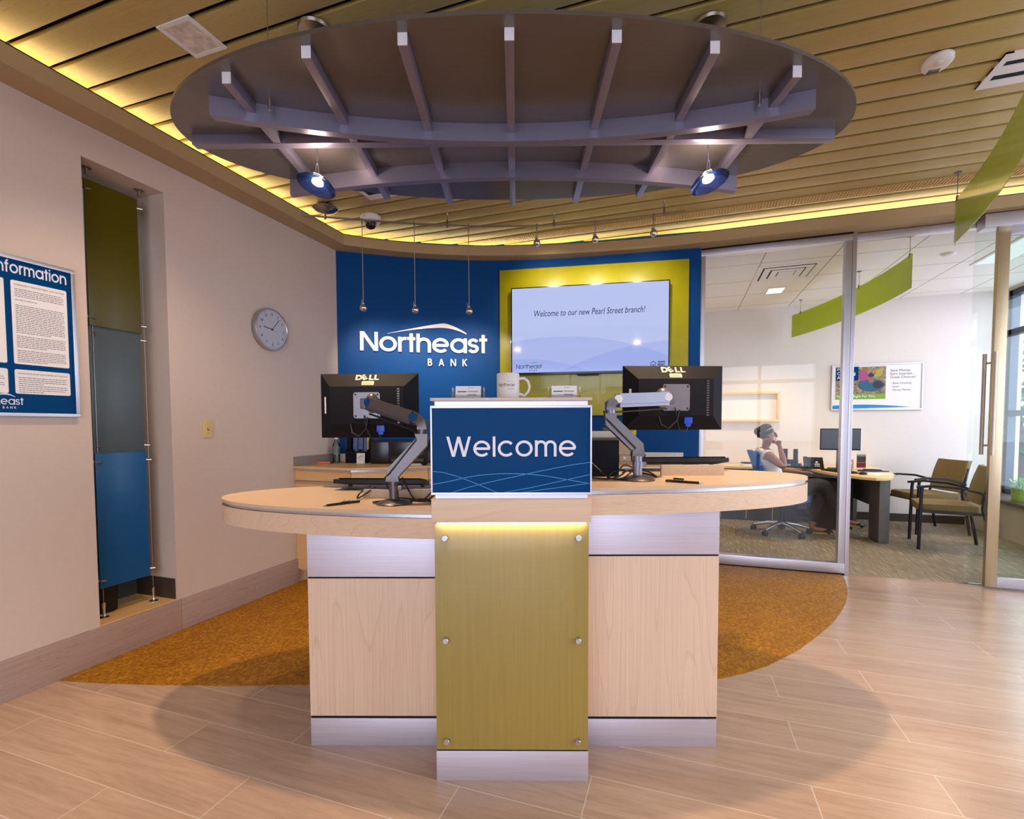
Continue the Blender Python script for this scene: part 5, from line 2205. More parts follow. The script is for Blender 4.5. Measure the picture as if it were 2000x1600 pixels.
# desk peninsula
t = thing('office_desk', 'honey coloured rounded office desk with grey panel legs behind the glass', 'desk', (1.95, 6.9, 0))
poly = [(1.50, 7.86), (1.50, 7.62), (1.56, 7.35), (1.60, 7.0), (1.66, 6.68), (1.75, 6.40), (1.86, 6.20), (1.95, 6.13), (2.05, 6.16), (2.14, 6.28), (2.24, 6.52), (2.34, 6.85), (2.41, 7.25), (2.44, 7.86)]
poly = [(x - 1.95, y - 6.9) for x, y in poly]
b = B()
b.prism(poly, TZ - 0.03, TZ, 0.004)
part('top', b, M['desktop'], t)
b = B()
b.box(0.10, 0.20, -0.56, -0.25, 0, TZ - 0.031, 0.012)
part('leg', b, M['deskgrey'], t)
b = B()
b.box(0.145, 0.165, -0.25, 0.80, 0.36, TZ - 0.031)
part('modesty_panel', b, M['deskgrey'], t)
b = B()
b.box(0.06, 0.22, 0.55, 0.85, 0, TZ - 0.031, 0.012)
part('leg', b, M['deskgrey'], t)
# return along the back wall with cabinets under it
t = thing('office_return', 'long honey coloured side desk along the office back wall', 'desk', (0.85, 7.58, 0))
b = B()
b.box(-0.66, 0.645, -0.30, 0.28, TZ - 0.03, TZ, 0.003)
part('top', b, M['desktop'], t)
b = B()
b.box(-0.64, 0.62, -0.24, 0.26, 0.0, TZ - 0.03)
part('cabinet', b, M['trouser'], t, 'dark cabinet body')
b = B()
for x in (-0.32, 0.0, 0.32):
    b.box(x - 0.002, x + 0.002, -0.245, -0.239, 0.02, 0.69)
b.box(-0.64, 0.62, -0.247, -0.239, 0.30, 0.325)
part('trim', b, M['desktop'], t)
t = thing('drawer_pedestal', 'dark grey drawer pedestal under the rounded office desk', 'pedestal', (1.80, 7.22, 0))
b = B()
b.box(-0.19, 0.19, -0.24, 0.24, 0.02, 0.60, 0.004)
part('body', b, M['trouser'], t)
for z0, z1 in ((0.04, 0.20), (0.21, 0.37), (0.38, 0.58)):
    b = B()
    b.box(-0.197, -0.188, -0.235, 0.235, z0, z1, 0.002)
    part('drawer', b, M['deskgrey'], t)

# items on the office desks
t = thing('office_monitor', 'black flat computer monitor on the rounded office desk', 'monitor', (1.875, 7.12, TZ), R(-8))
b = B()
b.box(-0.215, 0.215, -0.012, 0.022, 0.245, 0.515, 0.006)
part('case', b, M['black'], t)
b = B()
b.box(-0.205, 0.205, -0.0135, -0.0115, 0.262, 0.505)
part('screen', b, M['blackgloss'], t)
b = B()
b.box(0.209, 0.2165, -0.013, 0.02, 0.247, 0.513)
part('side_edge', b, M['steel'], t)
b = B()
b.box(-0.035, 0.035, 0.02, 0.035, 0.02, 0.34, 0.004)
part('neck', b, M['armgrey'], t)
b = B()
b.box(-0.12, 0.12, -0.07, 0.11, 0, 0.02, 0.006)
part('foot', b, M['black'], t)
t = thing('office_phone', 'dark grey desk telephone tilted up on the office desk', 'telephone', (1.60, 7.20, TZ + 0.006), R(-6))
T = Matrix.Translation((0, 0, 0.035)) @ Matrix.Rotation(R(38), 4, 'X')
b = B()
b.box(-0.10, 0.12, -0.05, 0.15, -0.012, 0.012, 0.006, T)
b.box(-0.09, 0.11, -0.03, 0.10, 0.0, 0.04, 0.006)
part('body', b, M['blacksat'], t)
b = B()
b.box(-0.10, -0.055, -0.045, 0.14, 0.012, 0.034, 0.01, T)
part('handset', b, M['black'], t)
b = B()
for i in range(3):
    for j in range(4):
        b.box(0.02 + i * 0.02, 0.034 + i * 0.02, -0.035 + j * 0.016, -0.024 + j * 0.016, 0.012, 0.016, 0.001, T)
b.cyl(T @ Vector((0.045, 0.05, 0.012)), T @ Vector((0.045, 0.05, 0.017)), 0.014, 16)
part('keys', b, M['offwhite'], t)
b = B()
b.box(-0.035, 0.10, 0.075, 0.135, 0.0125, 0.0145, 0, T)
part('display', b, M['blackgloss'], t)
t = thing('desk_organizer', 'black mesh desk organizer on the office side desk', 'organizer', (1.385, 7.42, TZ), R(-15))
b = B()
for x0 in (-0.085, 0.035):
    b.box(x0, x0 + 0.05, -0.04, -0.036, 0.09, 0.24)
    b.box(x0, x0 + 0.05, 0.036, 0.04, 0.09, 0.24)
    b.box(x0, x0 + 0.004, -0.04, 0.04, 0.09, 0.24)
    b.box(x0 + 0.046, x0 + 0.05, -0.04, 0.04, 0.09, 0.24)
b.box(-0.09, 0.09, -0.05, 0.05, 0.05, 0.10, 0.004)
part('cups', b, M['black'], t)
b = B()
b.box(-0.16, 0.16, -0.13, 0.10, 0, 0.02, 0.004)
b.box(-0.13, 0.13, -0.11, 0.09, 0.02, 0.05, 0.004)
part('tray', b, M['black'], t)
b = B()
for i in range(3):
    b.box(-0.07 + i * 0.03, -0.05 + i * 0.03, -0.118, -0.110, 0.024, 0.045, 0.001)
part('paper_clips', b, M['offwhite'], t)
t = thing('office_keyboard', 'flat black keyboard lying on the rounded office desk', 'keyboard', (1.78, 6.78, TZ), R(-70))
b = B()
b.box(-0.22, 0.22, -0.075, 0.075, 0, 0.018, 0.004)
part('case', b, M['black'], t)
b = B()
for r_ in range(5):
    for k in range(18):
        b.box(-0.21 + k * 0.0235, -0.19 + k * 0.0235, -0.065 + r_ * 0.026, -0.043 + r_ * 0.026, 0.018, 0.024, 0.002)
part('keys', b, M['blacksat'], t)
b = B()
b.ball((0, 0, 0.014), 0.032, (1.5, 0.9, 0.6), 16)
single('office_mouse', b, M['black'], 'black computer mouse at the edge of the rounded office desk', 'mouse', (1.94, 6.50, TZ), R(20))
b = B()
b.box(-0.15, 0.15, -0.11, 0.11, 0, 0.002)
single('desk_paper', b, M['paper'], 'sheet of paper lying near the rounded end of the office desk', 'paper', (2.10, 6.62, TZ), R(30))
b = B()
P_ = [(-0.17, -0.06), (0.0, -0.10), (0.17, -0.05), (0.10, 0.09), (-0.10, 0.08)]
b.prism(P_, 0.0, 0.012, 0.002)
b.prism([(x * 0.6, y * 0.6) for x, y in P_], 0.012, 0.026, 0.003)
single('folder', b, mat('dark blue folder', hexc(40, 44, 66), 0.5), 'dark blue folder lying in front of the red brochure stand', 'folder', (2.17, 7.00, TZ), R(5))
t = thing('brochure_stand', 'clear stand with a red and white brochure on the office desk', 'brochure holder', (2.135, 7.24, TZ), R(-5))
b = B()
b.box(-0.052, 0.052, -0.02, -0.017, 0, 0.19)
b.box(-0.052, 0.052, -0.03, 0.03, 0, 0.003)
part('stand', b, M['acrylic'], t)
b = B()
b.box(-0.048, 0.048, -0.0165, -0.010, 0.02, 0.225)
b.mi = 1
b.box(-0.048, 0.048, -0.0175, -0.0165, 0.03, 0.085)
b.mi = 2
b.box(-0.044, 0.046, -0.0175, -0.0165, 0.092, 0.165)
part('brochure', b, [M['paper'], M['red'], mat('photo print', hexc(120, 90, 90), 0.5, vary=0.7, scale=30)], t)
b = B()
b.lathe([(0, 0), (0.034, 0), (0.038, 0.10), (0.036, 0.10), (0.032, 0.004), (0, 0.004)], 24)
b.mi = 1
b.lathe([(0.0365, 0.035), (0.039, 0.085)], 24)
single('office_cup', b, [M['paper'], M['vga']], 'white paper cup with a blue band on the office desk', 'cup', (1.93, 7.00, TZ))
b = B()
b.box(-0.036, 0.036, -0.05, 0.05, 0, 0.12, 0.003)
b.mi = 1
b.box(-0.03, 0.03, -0.015, 0.015, 0.12, 0.15, 0.004)
single('tissue_box', b, [M['tan'], M['paper']], 'tan tissue box beside the red brochure stand', 'tissue box', (2.03, 7.34, TZ), R(10))
for x, y, rz, lb, dark in ((0.55, 7.45, 8, 'white calculator with dark keys on the office side desk', 1), (0.36, 7.52, -3, 'low stack of cream papers at the far end of the office side desk', 0)):
    b = B()
    b.box(-0.11, 0.11, -0.09, 0.09, 0, 0.03 if dark else 0.05, 0.004)
    b.mi = 1
    if dark:
        for i in range(5):
            for j in range(3):
                b.box(-0.09 + i * 0.036, -0.066 + i * 0.036, -0.075 + j * 0.035, -0.05 + j * 0.035, 0.03, 0.036, 0.002)
        b.box(-0.10, 0.10, 0.035, 0.085, 0.03, 0.05, 0.003)
    single('calculator' if dark else 'paper_pile', b, [M['paper'], M['black']], lb, 'calculator' if dark else 'papers', (x + 0.35 * dark, y, TZ), R(rz))
b = B()
b.tube([(2.03, 7.84, 0.70), (2.02, 7.78, 0.45), (1.93, 7.76, 0.20), (1.88, 7.80, 0.02)], 0.005, 6)
b.tube([(2.05, 7.84, 0.70), (2.06, 7.78, 0.45), (2.02, 7.77, 0.20), (1.98, 7.80, 0.02)], 0.005, 6)
single('desk_cable', b, M['armgrey'], 'two grey cables hanging below the office desk by the back wall', 'cable')

# poster on the office back wall
t = thing('office_poster', 'white framed poster with a photo and blue and green boxes on the office back wall', 'poster', (2.468, YB, 1.492))
b = B()
for a in ((-0.518, 0.518, 0, 0.016), (-0.518, 0.518, 0.606, 0.622), (-0.518, -0.502, 0.016, 0.606), (0.502, 0.518, 0.016, 0.606)):
    b.box(a[0], a[1], -0.022, -0.002, a[2], a[3], 0.002)
part('frame', b, M['alu'], t)
b = B()
b.box(-0.502, 0.502, -0.014, -0.003, 0.016, 0.606)
part('sheet', b, M['paper'], t)
b = B()
b.box(-0.47, 0.108, -0.0150, -0.0141, 0.215, 0.585)
part('photo', b, mat('busy garden photo', hexc(140, 120, 95), 0.5, vary=0.9, scale=34), t, 'photo of a man with a child on his shoulders')
fig = B()
T = Matrix(((1, 0, 0, 0), (0, 0, -1, 0), (0, 1, 0, 0), (0, 0, 0, 1)))


def blob(cx, cz, rx, rz, mi, lift):
    fig.mi = mi
    fig.face([(cx + rx * math.cos(a * PI / 10), -0.0151 - lift, cz + rz * math.sin(a * PI / 10)) for a in range(20)])


blob(-0.06, 0.335, 0.15, 0.085, 0, 0.0001)
blob(-0.145, 0.47, 0.055, 0.075, 1, 0.0002)
blob(-0.135, 0.545, 0.032, 0.040, 2, 0.0003)
blob(-0.06, 0.425, 0.036, 0.060, 2, 0.0003)
blob(-0.06, 0.470, 0.036, 0.026, 3, 0.0004)
blob(0.03, 0.50, 0.04, 0.05, 4, 0.0001)
blob(0.02, 0.34, 0.06, 0.05, 3, 0.0002)
part('figures', fig, [mat('teal shirt print', hexc(30, 90, 120), 0.5), mat('pink print', hexc(168, 66, 128), 0.5), mat('warm skin print', hexc(150, 100, 80), 0.5), M['ink'], mat('olive print', hexc(170, 160, 50), 0.5)], t)
b = B()
b.box(-0.47, -0.205, -0.0162, -0.0155, 0.405, 0.590)
part('blue_box', b, M['signblue'], t)
b = B()
b.box(-0.47, 0.108, -0.0162, -0.0155, 0.150, 0.220)
part('green_band', b, mat('leaf green print', hexc(120, 164, 30), 0.5), t)
b = B()
sw = []
for i in range(25):
    f = i / 24
    sw.append((-0.50 + 0.99 * f, 0.058 + 0.026 * math.sin(PI * min(1, f * 1.0 + 0.12)) - 0.02 * f))
fl = [(-0.50, 0.02)]
for i in range(24):
    (xa, za), (xb, zb) = sw[i], sw[i + 1]
    la, lb_ = 0.020 + 0.02 * (i / 24), 0.020 + 0.02 * ((i + 1) / 24)
    b.face([(xa, -0.0150, la), (xb, -0.0150, lb_), (xb, -0.0150, max(zb, lb_)), (xa, -0.0150, max(za, la))])
part('blue_wave', b, M['signline'], t)
for s_, x, z, sz, m_, bold in (('Find A', -0.455, 0.540, 0.058, 'signwhite', 0.0006), ('Checking', -0.455, 0.484, 0.058, 'signwhite', 0.0006), ('Account', -0.455, 0.428, 0.058, 'signwhite', 0.0006),
                               ("That's Just Right For You.", -0.46, 0.175, 0.044, 'signwhite', 0.0005),
                               ('Save Money,', 0.155, 0.510, 0.046, 'ink', 0), ('Earn Interest...', 0.155, 0.465, 0.046, 'ink', 0), ('Great Choices!', 0.155, 0.420, 0.046, 'ink', 0),
                               ('- Basic Checking', 0.165, 0.345, 0.034, 'navyink', 0), ('- Saver', 0.165, 0.300, 0.034, 'navyink', 0), ('- Money Market', 0.165, 0.255, 0.034, 'navyink', 0)):
    me = text_mesh(s_, sz, 0, bold, 0.0002)
    part('print', placed(me, (x, -0.0166 if m_ == 'signwhite' else -0.0146, z), (1, 0, 0)), M[m_], t)
# wood framed board
t = thing('framed_board', 'wide shallow wood framed white board on the office back wall', 'board', (0.83, YB, 1.345))
b = B()
for a in ((-0.48, 0.48, 0, 0.03), (-0.48, 0.48, 0.396, 0.426), (-0.48, -0.45, 0.03, 0.396), (0.45, 0.48, 0.03, 0.396)):
    b.box(a[0], a[1], -0.075, -0.001, a[2], a[3], 0.002)
part('frame', b, M['desktop'], t, 'honey wood frame')
b = B()
b.box(-0.45, 0.45, -0.012, -0.002, 0.03, 0.396)
part('board', b, M['paper'], t)
# office ceiling fixtures
t = thing('office_vent', 'square louvred air vent in the office ceiling', 'ceiling vent', (1.06, 6.14, 2.966))
b = B()
for k, (ro, ri, z) in enumerate(((0.305, 0.25, -0.004), (0.235, 0.17, -0.010), (0.155, 0.09, -0.014))):
    for a in ((-ro, ro, -ro, -ri), (-ro, ro, ri, ro), (-ro, -ri, -ri, ri), (ri, ro, -ri, ri)):
        b.box(*a, z, z + 0.004)
b.box(-0.08, 0.08, -0.08, 0.08, -0.016, -0.012)
part('louvre', b, M['white'], t)
b = B()
b.box(-0.29, 0.29, -0.29, 0.29, -0.0015, -0.0005)
part('throat', b, M['blacksat'], t)
t = thing('office_downlight', 'small square lit downlight in the office ceiling', 'ceiling light', (1.083, 6.905, 2.966))
b = B()
b.box(-0.10, 0.10, -0.13, 0.13, -0.006, -0.001, 0.001)
part('trim_ring', b, M['white'], t)
b = B()
b.box(-0.085, 0.085, -0.115, 0.115, -0.008, -0.0062)
part('lens', b, glow('office downlight lens', (1.0, 0.93, 0.82), 4), t)
b = B()
b.lathe([(0, 0), (0.055, 0), (0.055, -0.012), (0.045, -0.02), (0, -0.022)], 28)
single('smoke_detector', b, M['white'], 'round white smoke detector on the office ceiling', 'smoke detector', (2.45, 6.0, 2.966))
t = thing('office_light_panel', 'large lit ceiling light panel in the office beside the outside window', 'ceiling light', (3.0, 5.9, 2.966))
b = B()
b.box(-0.16, 0.16, -0.62, 0.62, -0.008, -0.001, 0.001)
part('trim_ring', b, M['white'], t)
b = B()
b.box(-0.13, 0.13, -0.59, 0.59, -0.010, -0.0082)
part('lens', b, glow('office panel lens', (0.86, 0.92, 1.0), 1.3), t)

# potted plant on the window sill
t = thing('potted_plant', 'small leafy plant in a lime green pot on the office window sill', 'plant', (3.57, 6.95, 0.44))
b = B()
b.lathe([(0, 0), (0.075, 0), (0.082, 0.02), (0.088, 0.15), (0.084, 0.155), (0.078, 0.15), (0.072, 0.12), (0, 0.12)], 32)
part('pot', b, M['pot'], t)
b = B()
rnd = random.Random(5)
for i in range(60):
    a = rnd.uniform(0, 2 * PI)
    ln = rnd.uniform(0.09, 0.2)
    rise = rnd.uniform(0.02, 0.14)
    d = Vector((math.cos(a), math.sin(a), 0))
    n = Vector((-d.y, d.x, 0)) * rnd.uniform(0.007, 0.012)
    p0 = Vector((0, 0, 0.12)) + d * 0.02
    p1 = p0 + d * ln * 0.5 + Vector((0, 0, rise))
    p2 = p0 + d * ln + Vector((0, 0, rise * 0.5))
    b.face([p0 - n * 0.5, p0 + n * 0.5, p1 + n, p1 - n])
    b.face([p1 - n, p1 + n, p2])
part('leaves', b, M['plant'], t)


# guest chairs
def guest_chair():
    t = thing('guest_chair', '', 'chair', (0, 0, 0), 0, 'olive guest chairs in the glass office')
    b = B()
    pr = rrect(-0.25, 0.25, -0.27, 0.23, 0.07)
    b.prism(pr, 0.405, 0.475, 0.028, smooth=True)
    part('seat', b, M['fabric'], t)
    b = B()
    n = 8
    fr, bk = [], []
    for j in range(n + 1):
        f = j / n
        z = 0.50 + 0.37 * f
        y = 0.225 + 0.055 * f + 0.035 * f * f
        w = 0.235 + 0.012 * math.sin(PI * f)
        fr.append([(x * w, y - 0.02 + 0.03 * x * x - 0.03, z) for x in (-1, -0.8, -0.4, 0, 0.4, 0.8, 1)])
        bk.append([(x * w, y + 0.022 + 0.03 * x * x - 0.03, z) for x in (-1, -0.8, -0.4, 0, 0.4, 0.8, 1)])
    for j in range(n):
        for k in range(6):
            b.face([fr[j][k], fr[j][k + 1], fr[j + 1][k + 1], fr[j + 1][k]])
            b.face([bk[j][k + 1], bk[j][k], bk[j + 1][k], bk[j + 1][k + 1]])
        b.face([fr[j][0], fr[j + 1][0], bk[j + 1][0], bk[j][0]])
        b.face([fr[j][6], bk[j][6], bk[j + 1][6], fr[j + 1][6]])
    for k in range(6):
        b.face([fr[0][k], bk[0][k], bk[0][k + 1], fr[0][k + 1]])
        b.face([fr[n][k], fr[n][k + 1], bk[n][k + 1], bk[n][k]])
    part('backrest', b, M['fabric'], t)
    for s_ in (-1, 1):
        b = B()
        b.tube([(s_ * 0.27, -0.26, 0.0), (s_ * 0.27, -0.255, 0.30), (s_ * 0.27, -0.25, 0.60), (s_ * 0.27, -0.245, 0.645)], 0.0155, 10)
        part('leg', b, M['darkmetal'], t)
        b = B()
        b.tube([(s_ * 0.27, 0.31, 0.0), (s_ * 0.27, 0.26, 0.30), (s_ * 0.262, 0.225, 0.46), (s_ * 0.25, 0.25, 0.60), (s_ * 0.24, 0.29, 0.78)], 0.0145, 10)
        part('leg', b, M['darkmetal'], t)
        b = B()
        b.bar([(s_ * 0.27, -0.29, 0.648), (s_ * 0.27, -0.15, 0.668), (s_ * 0.27, 0.05, 0.655), (s_ * 0.268, 0.20, 0.615), (s_ * 0.26, 0.25, 0.59)], 0.042, 0.022)
        part('armrest', b, M['black'], t)
    b = B()
    for s_ in (-1, 1):
        b.bar([(s_ * 0.262, -0.25, 0.40), (s_ * 0.262, 0.23, 0.40)], 0.018, 0.03)
    b.bar([(-0.262, -0.22, 0.398), (0.262, -0.22, 0.398)], 0.02, 0.026)
    b.bar([(-0.262, 0.20, 0.398), (0.262, 0.20, 0.398)], 0.02, 0.026)
    part('seat_frame', b, M['darkmetal'], t)
    return t


c0 = guest_chair()
for i, (x, y, rz, lb) in enumerate(((2.66, 6.38, -102.0, 'olive woven guest chair closest to the office glass'), (2.83, 7.30, -77.5, 'olive woven guest chair against the office back wall'))):
    c = c0 if i == 0 else copy_tree(c0)
    c.location = (x, y, 0)
    c.rotation_euler = (0, 0, R(rz))
    c['label'] = lb

# ---------------------------------------------------------------- office chair and the seated person
t = thing('office_chair', 'blue office chair on a five star aluminium base behind the glass', 'chair', (1.15, 6.58, 0), R(0))
for k in range(5):
    a = R(72 * k + 12)
    d = Vector((math.cos(a), math.sin(a), 0))
    b = B()
    b.tube([d * 0.03 + Vector((0, 0, 0.125)), d * 0.16 + Vector((0, 0, 0.11)), d * 0.31 + Vector((0, 0, 0.068))], [0.026, 0.021, 0.013], 10)
    lg = part('base_arm', b, M['alu'], t, 'aluminium star arm')
    b = B()
    c = d * 0.315
    n = Vector((-d.y, d.x, 0))
    b.cyl(c - n * 0.024 + Vector((0, 0, 0.030)), c - n * 0.006 + Vector((0, 0, 0.030)), 0.030, 18)
    b.cyl(c + n * 0.006 + Vector((0, 0, 0.030)), c + n * 0.024 + Vector((0, 0, 0.030)), 0.030, 18)
    b.cyl(c + Vector((0, 0, 0.03)), c + Vector((0, 0, 0.075)), 0.008, 8)
    part('caster', b, M['black'], lg)
b = B()
b.cyl((0, 0, 0.05), (0, 0, 0.36), 0.026, 18)
b.cyl((0, 0, 0.06), (0, 0, 0.15), 0.04, 18)
part('column', b, M['black'], t)
b = B()
b.prism(rrect(-0.24, 0.26, -0.25, 0.25, 0.09), 0.40, 0.475, 0.03, smooth=True)
b.box(-0.14, 0.12, -0.12, 0.12, 0.35, 0.40, 0.01)
part('seat', b, M['navychair'], t)
b = B()
n = 10
fr, bk = [], []
for j in range(n + 1):
    f = j / n
    z = 0.52 + 0.47 * f
    x = -0.285 - 0.06 * f + 0.03 * math.sin(PI * f * 1.2)
    w = 0.21 + 0.03 * math.sin(PI * min(1, f + 0.2))
    if f > 0.9:
        w *= 0.9
    fr.append([(x + 0.02 + 0.035 * y * y, y * w, z) for y in (-1, -0.75, -0.4, 0, 0.4, 0.75, 1)])
    bk.append([(x - 0.03 + 0.035 * y * y, y * w, z) for y in (-1, -0.75, -0.4, 0, 0.4, 0.75, 1)])
for j in range(n):
    for k in range(6):
        b.face([fr[j][k + 1], fr[j][k], fr[j + 1][k], fr[j + 1][k + 1]])
        b.face([bk[j][k], bk[j][k + 1], bk[j + 1][k + 1], bk[j + 1][k]])
    b.face([fr[j][0], bk[j][0], bk[j + 1][0], fr[j + 1][0]])
    b.face([fr[j][6], fr[j + 1][6], bk[j + 1][6], bk[j][6]])
for k in range(6):
    b.face([fr[0][k], fr[0][k + 1], bk[0][k + 1], bk[0][k]])
    b.face([fr[n][k + 1], fr[n][k], bk[n][k], bk[n][k + 1]])
part('backrest', b, M['navychair'], t)
b = B()
b.bar([(-0.10, 0, 0.385), (-0.28, 0, 0.39), (-0.335, 0, 0.48), (-0.345, 0, 0.70)], 0.06, 0.018, up=(0, 1, 0))
part('back_bracket', b, M['black'], t)

# person: one continuous body, facing +x, hand raised to the chin
px_, py_ = 1.06, 6.58
t = thing('person', 'person in a white sleeveless top seated in the blue office chair, hand at chin', 'person', (px_, py_, 0))


def P(x, y, z):
    return (x - px_, y - py_, z)


V = [(P(1.08, 6.58, 0.56), (0.15, 0.12)),    # 0 pelvis
     (P(1.04, 6.58, 0.70), (0.135, 0.10)),   # 1 waist
     (P(1.00, 6.58, 0.84), (0.145, 0.105)),  # 2 chest
     (P(0.955, 6.58, 0.955), (0.13, 0.085)), # 3 upper chest
     (P(0.955, 6.58, 1.03), 0.050),          # 4 neck base
     (P(0.975, 6.58, 1.075), 0.047),         # 5 neck
     (P(0.985, 6.58, 1.135), (0.072, 0.080)),  # 6 head low
     (P(0.985, 6.58, 1.20), (0.078, 0.092)),   # 7 head mid
     (P(0.98, 6.58, 1.255), (0.060, 0.070)),   # 8 head top
     # near arm
     (P(0.945, 6.42, 0.965), 0.056), (P(1.03, 6.365, 0.885), 0.048), (P(1.125, 6.36, 0.805), 0.040), (P(1.118, 6.40, 0.91), 0.038), (P(1.10, 6.455, 1.015), 0.027), (P(1.093, 6.475, 1.055), 0.028),
     # far arm
     (P(0.945, 6.74, 0.965), 0.056), (P(1.02, 6.80, 0.86), 0.047), (P(1.10, 6.80, 0.755), 0.040), (P(1.22, 6.76, 0.74), 0.034), (P(1.31, 6.70, 0.735), 0.026), (P(1.355, 6.67, 0.73), 0.026),
     # near leg (crossed over)
     (P(1.14, 6.47, 0.55), 0.092), (P(1.38, 6.52, 0.585), 0.080), (P(1.585, 6.58, 0.605), 0.062), (P(1.68, 6.64, 0.43), 0.054), (P(1.80, 6.70, 0.215), 0.036), (P(1.835, 6.715, 0.165), 0.034), (P(1.93, 6.745, 0.135), 0.030), (P(2.005, 6.765, 0.125), 0.022),
     # far leg
     (P(1.14, 6.69, 0.545), 0.092), (P(1.37, 6.70, 0.53), 0.080), (P(1.56, 6.70, 0.50), 0.062), (P(1.53, 6.70, 0.29), 0.050), (P(1.49, 6.70, 0.10), 0.036), (P(1.50, 6.70, 0.060), 0.034), (P(1.60, 6.70, 0.045), 0.028), (P(1.67, 6.70, 0.040), 0.02)]
E_ = [(0, 1), (1, 2), (2, 3), (3, 4), (4, 5), (5, 6), (6, 7), (7, 8), (3, 9), (9, 10), (10, 11), (11, 12), (12, 13), (13, 14), (3, 15), (15, 16), (16, 17), (17, 18), (18, 19), (19, 20),
      (0, 21), (21, 22), (22, 23), (23, 24), (24, 25), (25, 26), (26, 27), (27, 28), (0, 29), (29, 30), (30, 31), (31, 32), (32, 33), (33, 34), (34, 35), (35, 36)]
body = skin('body', V, E_, t, M['skin'], 2)
# fingers of the raised hand, curled against the chin
pw = Vector(P(1.093, 6.475, 1.055))
b = B()
b.ball(pw + Vector((-0.004, 0.012, 0.022)), 0.034, (0.75, 0.95, 1.15), 14)
for i in range(4):
    y0 = -0.020 + i * 0.0165
    k = pw + Vector((0.012, y0 + 0.012, 0.052 - 0.004 * abs(i - 1.5)))
    ln = (0.034, 0.040, 0.038, 0.030)[i]
    b.tube([pw + Vector((0.008, y0 + 0.010, 0.03)), k, k + Vector((-ln * 0.75, 0.008, 0.006)), k + Vector((-ln * 1.1, 0.012, -0.016))], [0.0095, 0.0092, 0.0085, 0.0068], 10)
b.tube([pw + Vector((-0.008, 0.012, 0.004)), pw + Vector((-0.030, 0.022, 0.022)), pw + Vector((-0.042, 0.034, 0.044))], [0.011, 0.0098, 0.0075], 10)
part('raised_hand', b, M['skin'], t)
pw = Vector(P(1.355, 6.67, 0.73))
b = B()
b.ball(pw + Vector((0.018, -0.006, 0)), 0.032, (1.2, 0.95, 0.55), 14)
for i in range(4):
    y0 = -0.028 + i * 0.016
    ln = (0.045, 0.055, 0.052, 0.042)[i]
    b.tube([pw + Vector((0.04, y0, 0.002)), pw + Vector((0.04 + ln, y0 - 0.006, 0.004)), pw + Vector((0.04 + ln * 1.6, y0 - 0.010, -0.012))], [0.0092, 0.0088, 0.0068], 10)
b.tube([pw + Vector((0.0, -0.026, 0.0)), pw + Vector((0.03, -0.048, 0.004)), pw + Vector((0.055, -0.052, 0.0))], [0.011, 0.0095, 0.0075], 10)
part('resting_hand', b, M['skin'], t)
# face: nose, brow, lips, ears, eyes
hc = Vector(P(0.985, 6.58, 1.175))
b = B()
b.ball(hc + Vector((0.086, 0, -0.002)), 0.016, (1.1, 0.8, 1.6), 14)
b.ball(hc + Vector((0.094, 0, -0.014)), 0.013, (1, 1.15, 0.8), 14)
b.ball(hc + Vector((0.074, 0, 0.030)), 0.022, (0.7, 2.0, 0.45), 14)
b.ball(hc + Vector((0.064, 0, -0.078)), 0.026, (0.9, 1.1, 0.9), 14)
for s_ in (-1, 1):
    b.ball(hc + Vector((-0.006, s_ * 0.079, -0.005)), 0.020, (0.8, 0.35, 1.3), 12)
part('face_features', b, M['skin'], t)
b = B()
for s_ in (-1, 1):
    b.ball(hc + Vector((0.073, s_ * 0.030, 0.012)), 0.0105, (0.8, 1.2, 0.75), 12)
part('eyes', b, M['black'], t)
b = B()
b.ball(hc + Vector((0.082, 0, -0.044)), 0.016, (0.6, 1.35, 0.55), 12)
part('lips', b, mat('lip colour', hexc(176, 92, 92), 0.45), t)
b = B()
rnd = random.Random(11)
b.ball(hc + Vector((-0.024, 0, 0.030)), 0.092, (1.0, 0.96, 0.95), 20)
for i in range(130):
    a, e = rnd.uniform(-2.45, 2.45) + PI, rnd.uniform(-0.55, 1.5)
    d = Vector((math.cos(a) * math.cos(e), math.sin(a) * math.cos(e), math.sin(e)))
    if d.x > 0.45 and d.z < 0.55:
        continue
    b.ball(hc + Vector((-0.018, 0, 0.030)) + Vector((d.x * 0.094, d.y * 0.090, d.z * 0.090)), rnd.uniform(0.012, 0.021), (1, 1, 1), 8)
b.ball(hc + Vector((-0.105, 0, 0.045)), 0.050, (1, 1, 1), 14)
part('hair', b, M['hair'], t)
b = B()
b.tube([hc + Vector((-0.02 + 0.088 * math.cos(a), 0.094 * math.sin(a), 0.062 + 0.045 * math.cos(a))) for a in [k * 2 * PI / 24 for k in range(24)]], 0.0045, 8, closed=True)
part('headband', b, M['offwhite'], t)
# clothes as slightly larger shells that follow the body
Vb = [(P(1.09, 6.58, 0.53), (0.165, 0.135)), (P(1.04, 6.58, 0.70), (0.155, 0.118)), (P(1.00, 6.58, 0.84), (0.162, 0.122)), (P(0.955, 6.58, 0.955), (0.142, 0.098)), (P(0.955, 6.58, 1.005), (0.075, 0.068)),
      (P(0.945, 6.43, 0.965), 0.068), (P(0.975, 6.40, 0.945), 0.062), (P(0.945, 6.73, 0.965), 0.068), (P(0.975, 6.765, 0.94), 0.062)]
skin('blouse', Vb, [(0, 1), (1, 2), (2, 3), (3, 4), (3, 5), (5, 6), (3, 7), (7, 8)], t, M['blouse'], 2)
b = B()
for k in range(7):
    a = -1.2 + k * 0.4
    b.ball(Vector(P(0.885, 6.43 + k * 0.05, 0.975 + 0.02 * math.cos(k * 1.7))), 0.034, (1, 1, 0.9), 12)
part('collar', b, M['blouse'], t, 'white gathered collar')
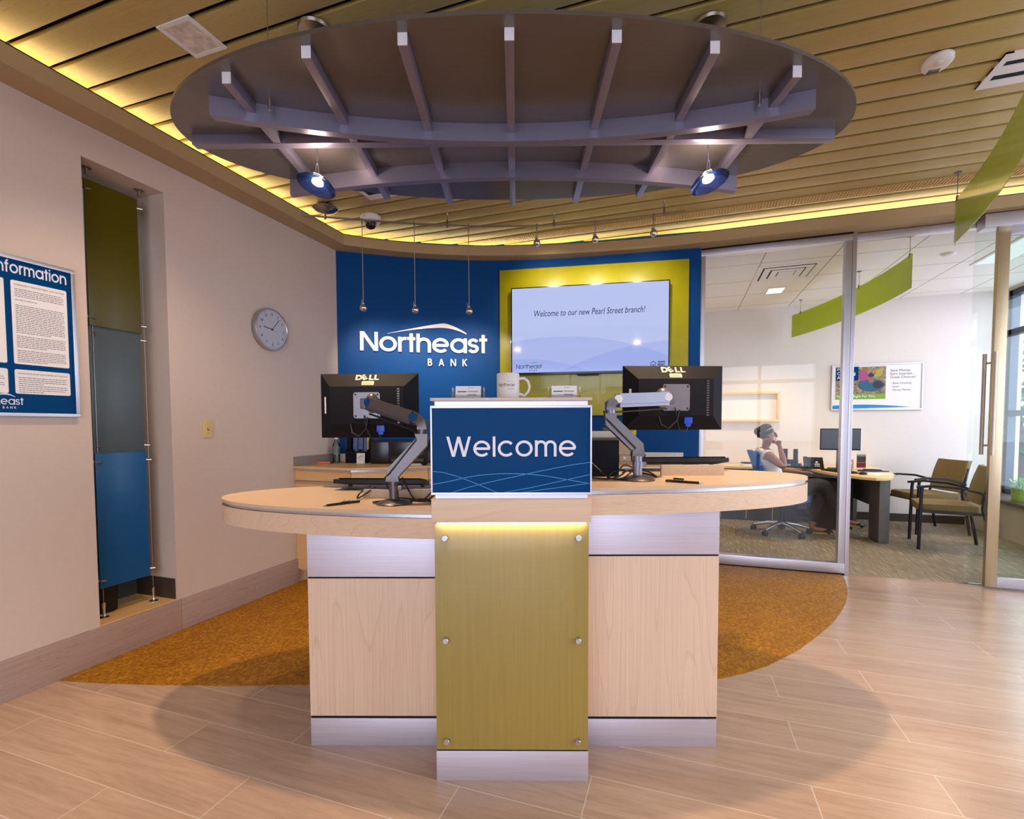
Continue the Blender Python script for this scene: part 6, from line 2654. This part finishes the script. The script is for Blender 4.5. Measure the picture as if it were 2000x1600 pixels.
Vt = [(P(1.09, 6.58, 0.54), (0.16, 0.135)), (P(1.14, 6.47, 0.555), 0.106), (P(1.38, 6.52, 0.588), 0.092), (P(1.585, 6.58, 0.607), 0.075), (P(1.68, 6.64, 0.43), 0.068), (P(1.79, 6.695, 0.235), 0.056),
      (P(1.14, 6.69, 0.55), 0.106), (P(1.37, 6.70, 0.535), 0.092), (P(1.565, 6.70, 0.502), 0.075), (P(1.53, 6.70, 0.29), 0.066), (P(1.49, 6.70, 0.13), 0.058)]
skin('trousers', Vt, [(0, 1), (1, 2), (2, 3), (3, 4), (4, 5), (0, 6), (6, 7), (7, 8), (8, 9), (9, 10)], t, M['trouser'], 2)


def shoe(heel, toe):
    a, c = Vector(heel), Vector(toe)
    d = c - a
    x = d.normalized()
    y = Vector((0, 0, 1)).cross(x).normalized()
    z = x.cross(y)
    m = Matrix((x, y, z)).transposed().to_4x4()
    m.translation = a
    L_ = d.length
    out = []
    for i in range(25):
        f = i / 24
        w = 0.030 + 0.014 * math.sin(PI * min(1, f * 1.15)) if f < 0.85 else 0.040 * math.sqrt(max(0, 1 - ((f - 0.85) / 0.15) ** 2)) + 0.004
        out.append((f * L_, w))
    poly = [(px, w) for px, w in out] + [(px, -w) for px, w in out[::-1]]
    b = B()
    b.prism(poly[::-1], -0.012, 0.008, 0, m)
    s_ = part('shoe', b, M['cork_sole'], t, 'black open shoe with a tan sole')
    b = B()
    b.ball((L_ * 0.78, 0, 0.022), 0.045, (1.15, 0.95, 0.62), 16, m @ Matrix.Identity(4)) if False else None
    q = bmesh.new()
    bmesh.ops.create_uvsphere(q, u_segments=18, v_segments=10, radius=1)
    bmesh.ops.transform(q, matrix=m @ Matrix.Translation((L_ * 0.78, 0, 0.012)) @ Matrix.Diagonal((0.058, 0.042, 0.034, 1)), verts=q.verts)
    b.add(q)
    part('upper', b, M['shoe'], s_)


shoe(P(1.800, 6.700, 0.130), P(2.050, 6.775, 0.088))
shoe(P(1.455, 6.70, 0.013), P(1.715, 6.70, 0.013))
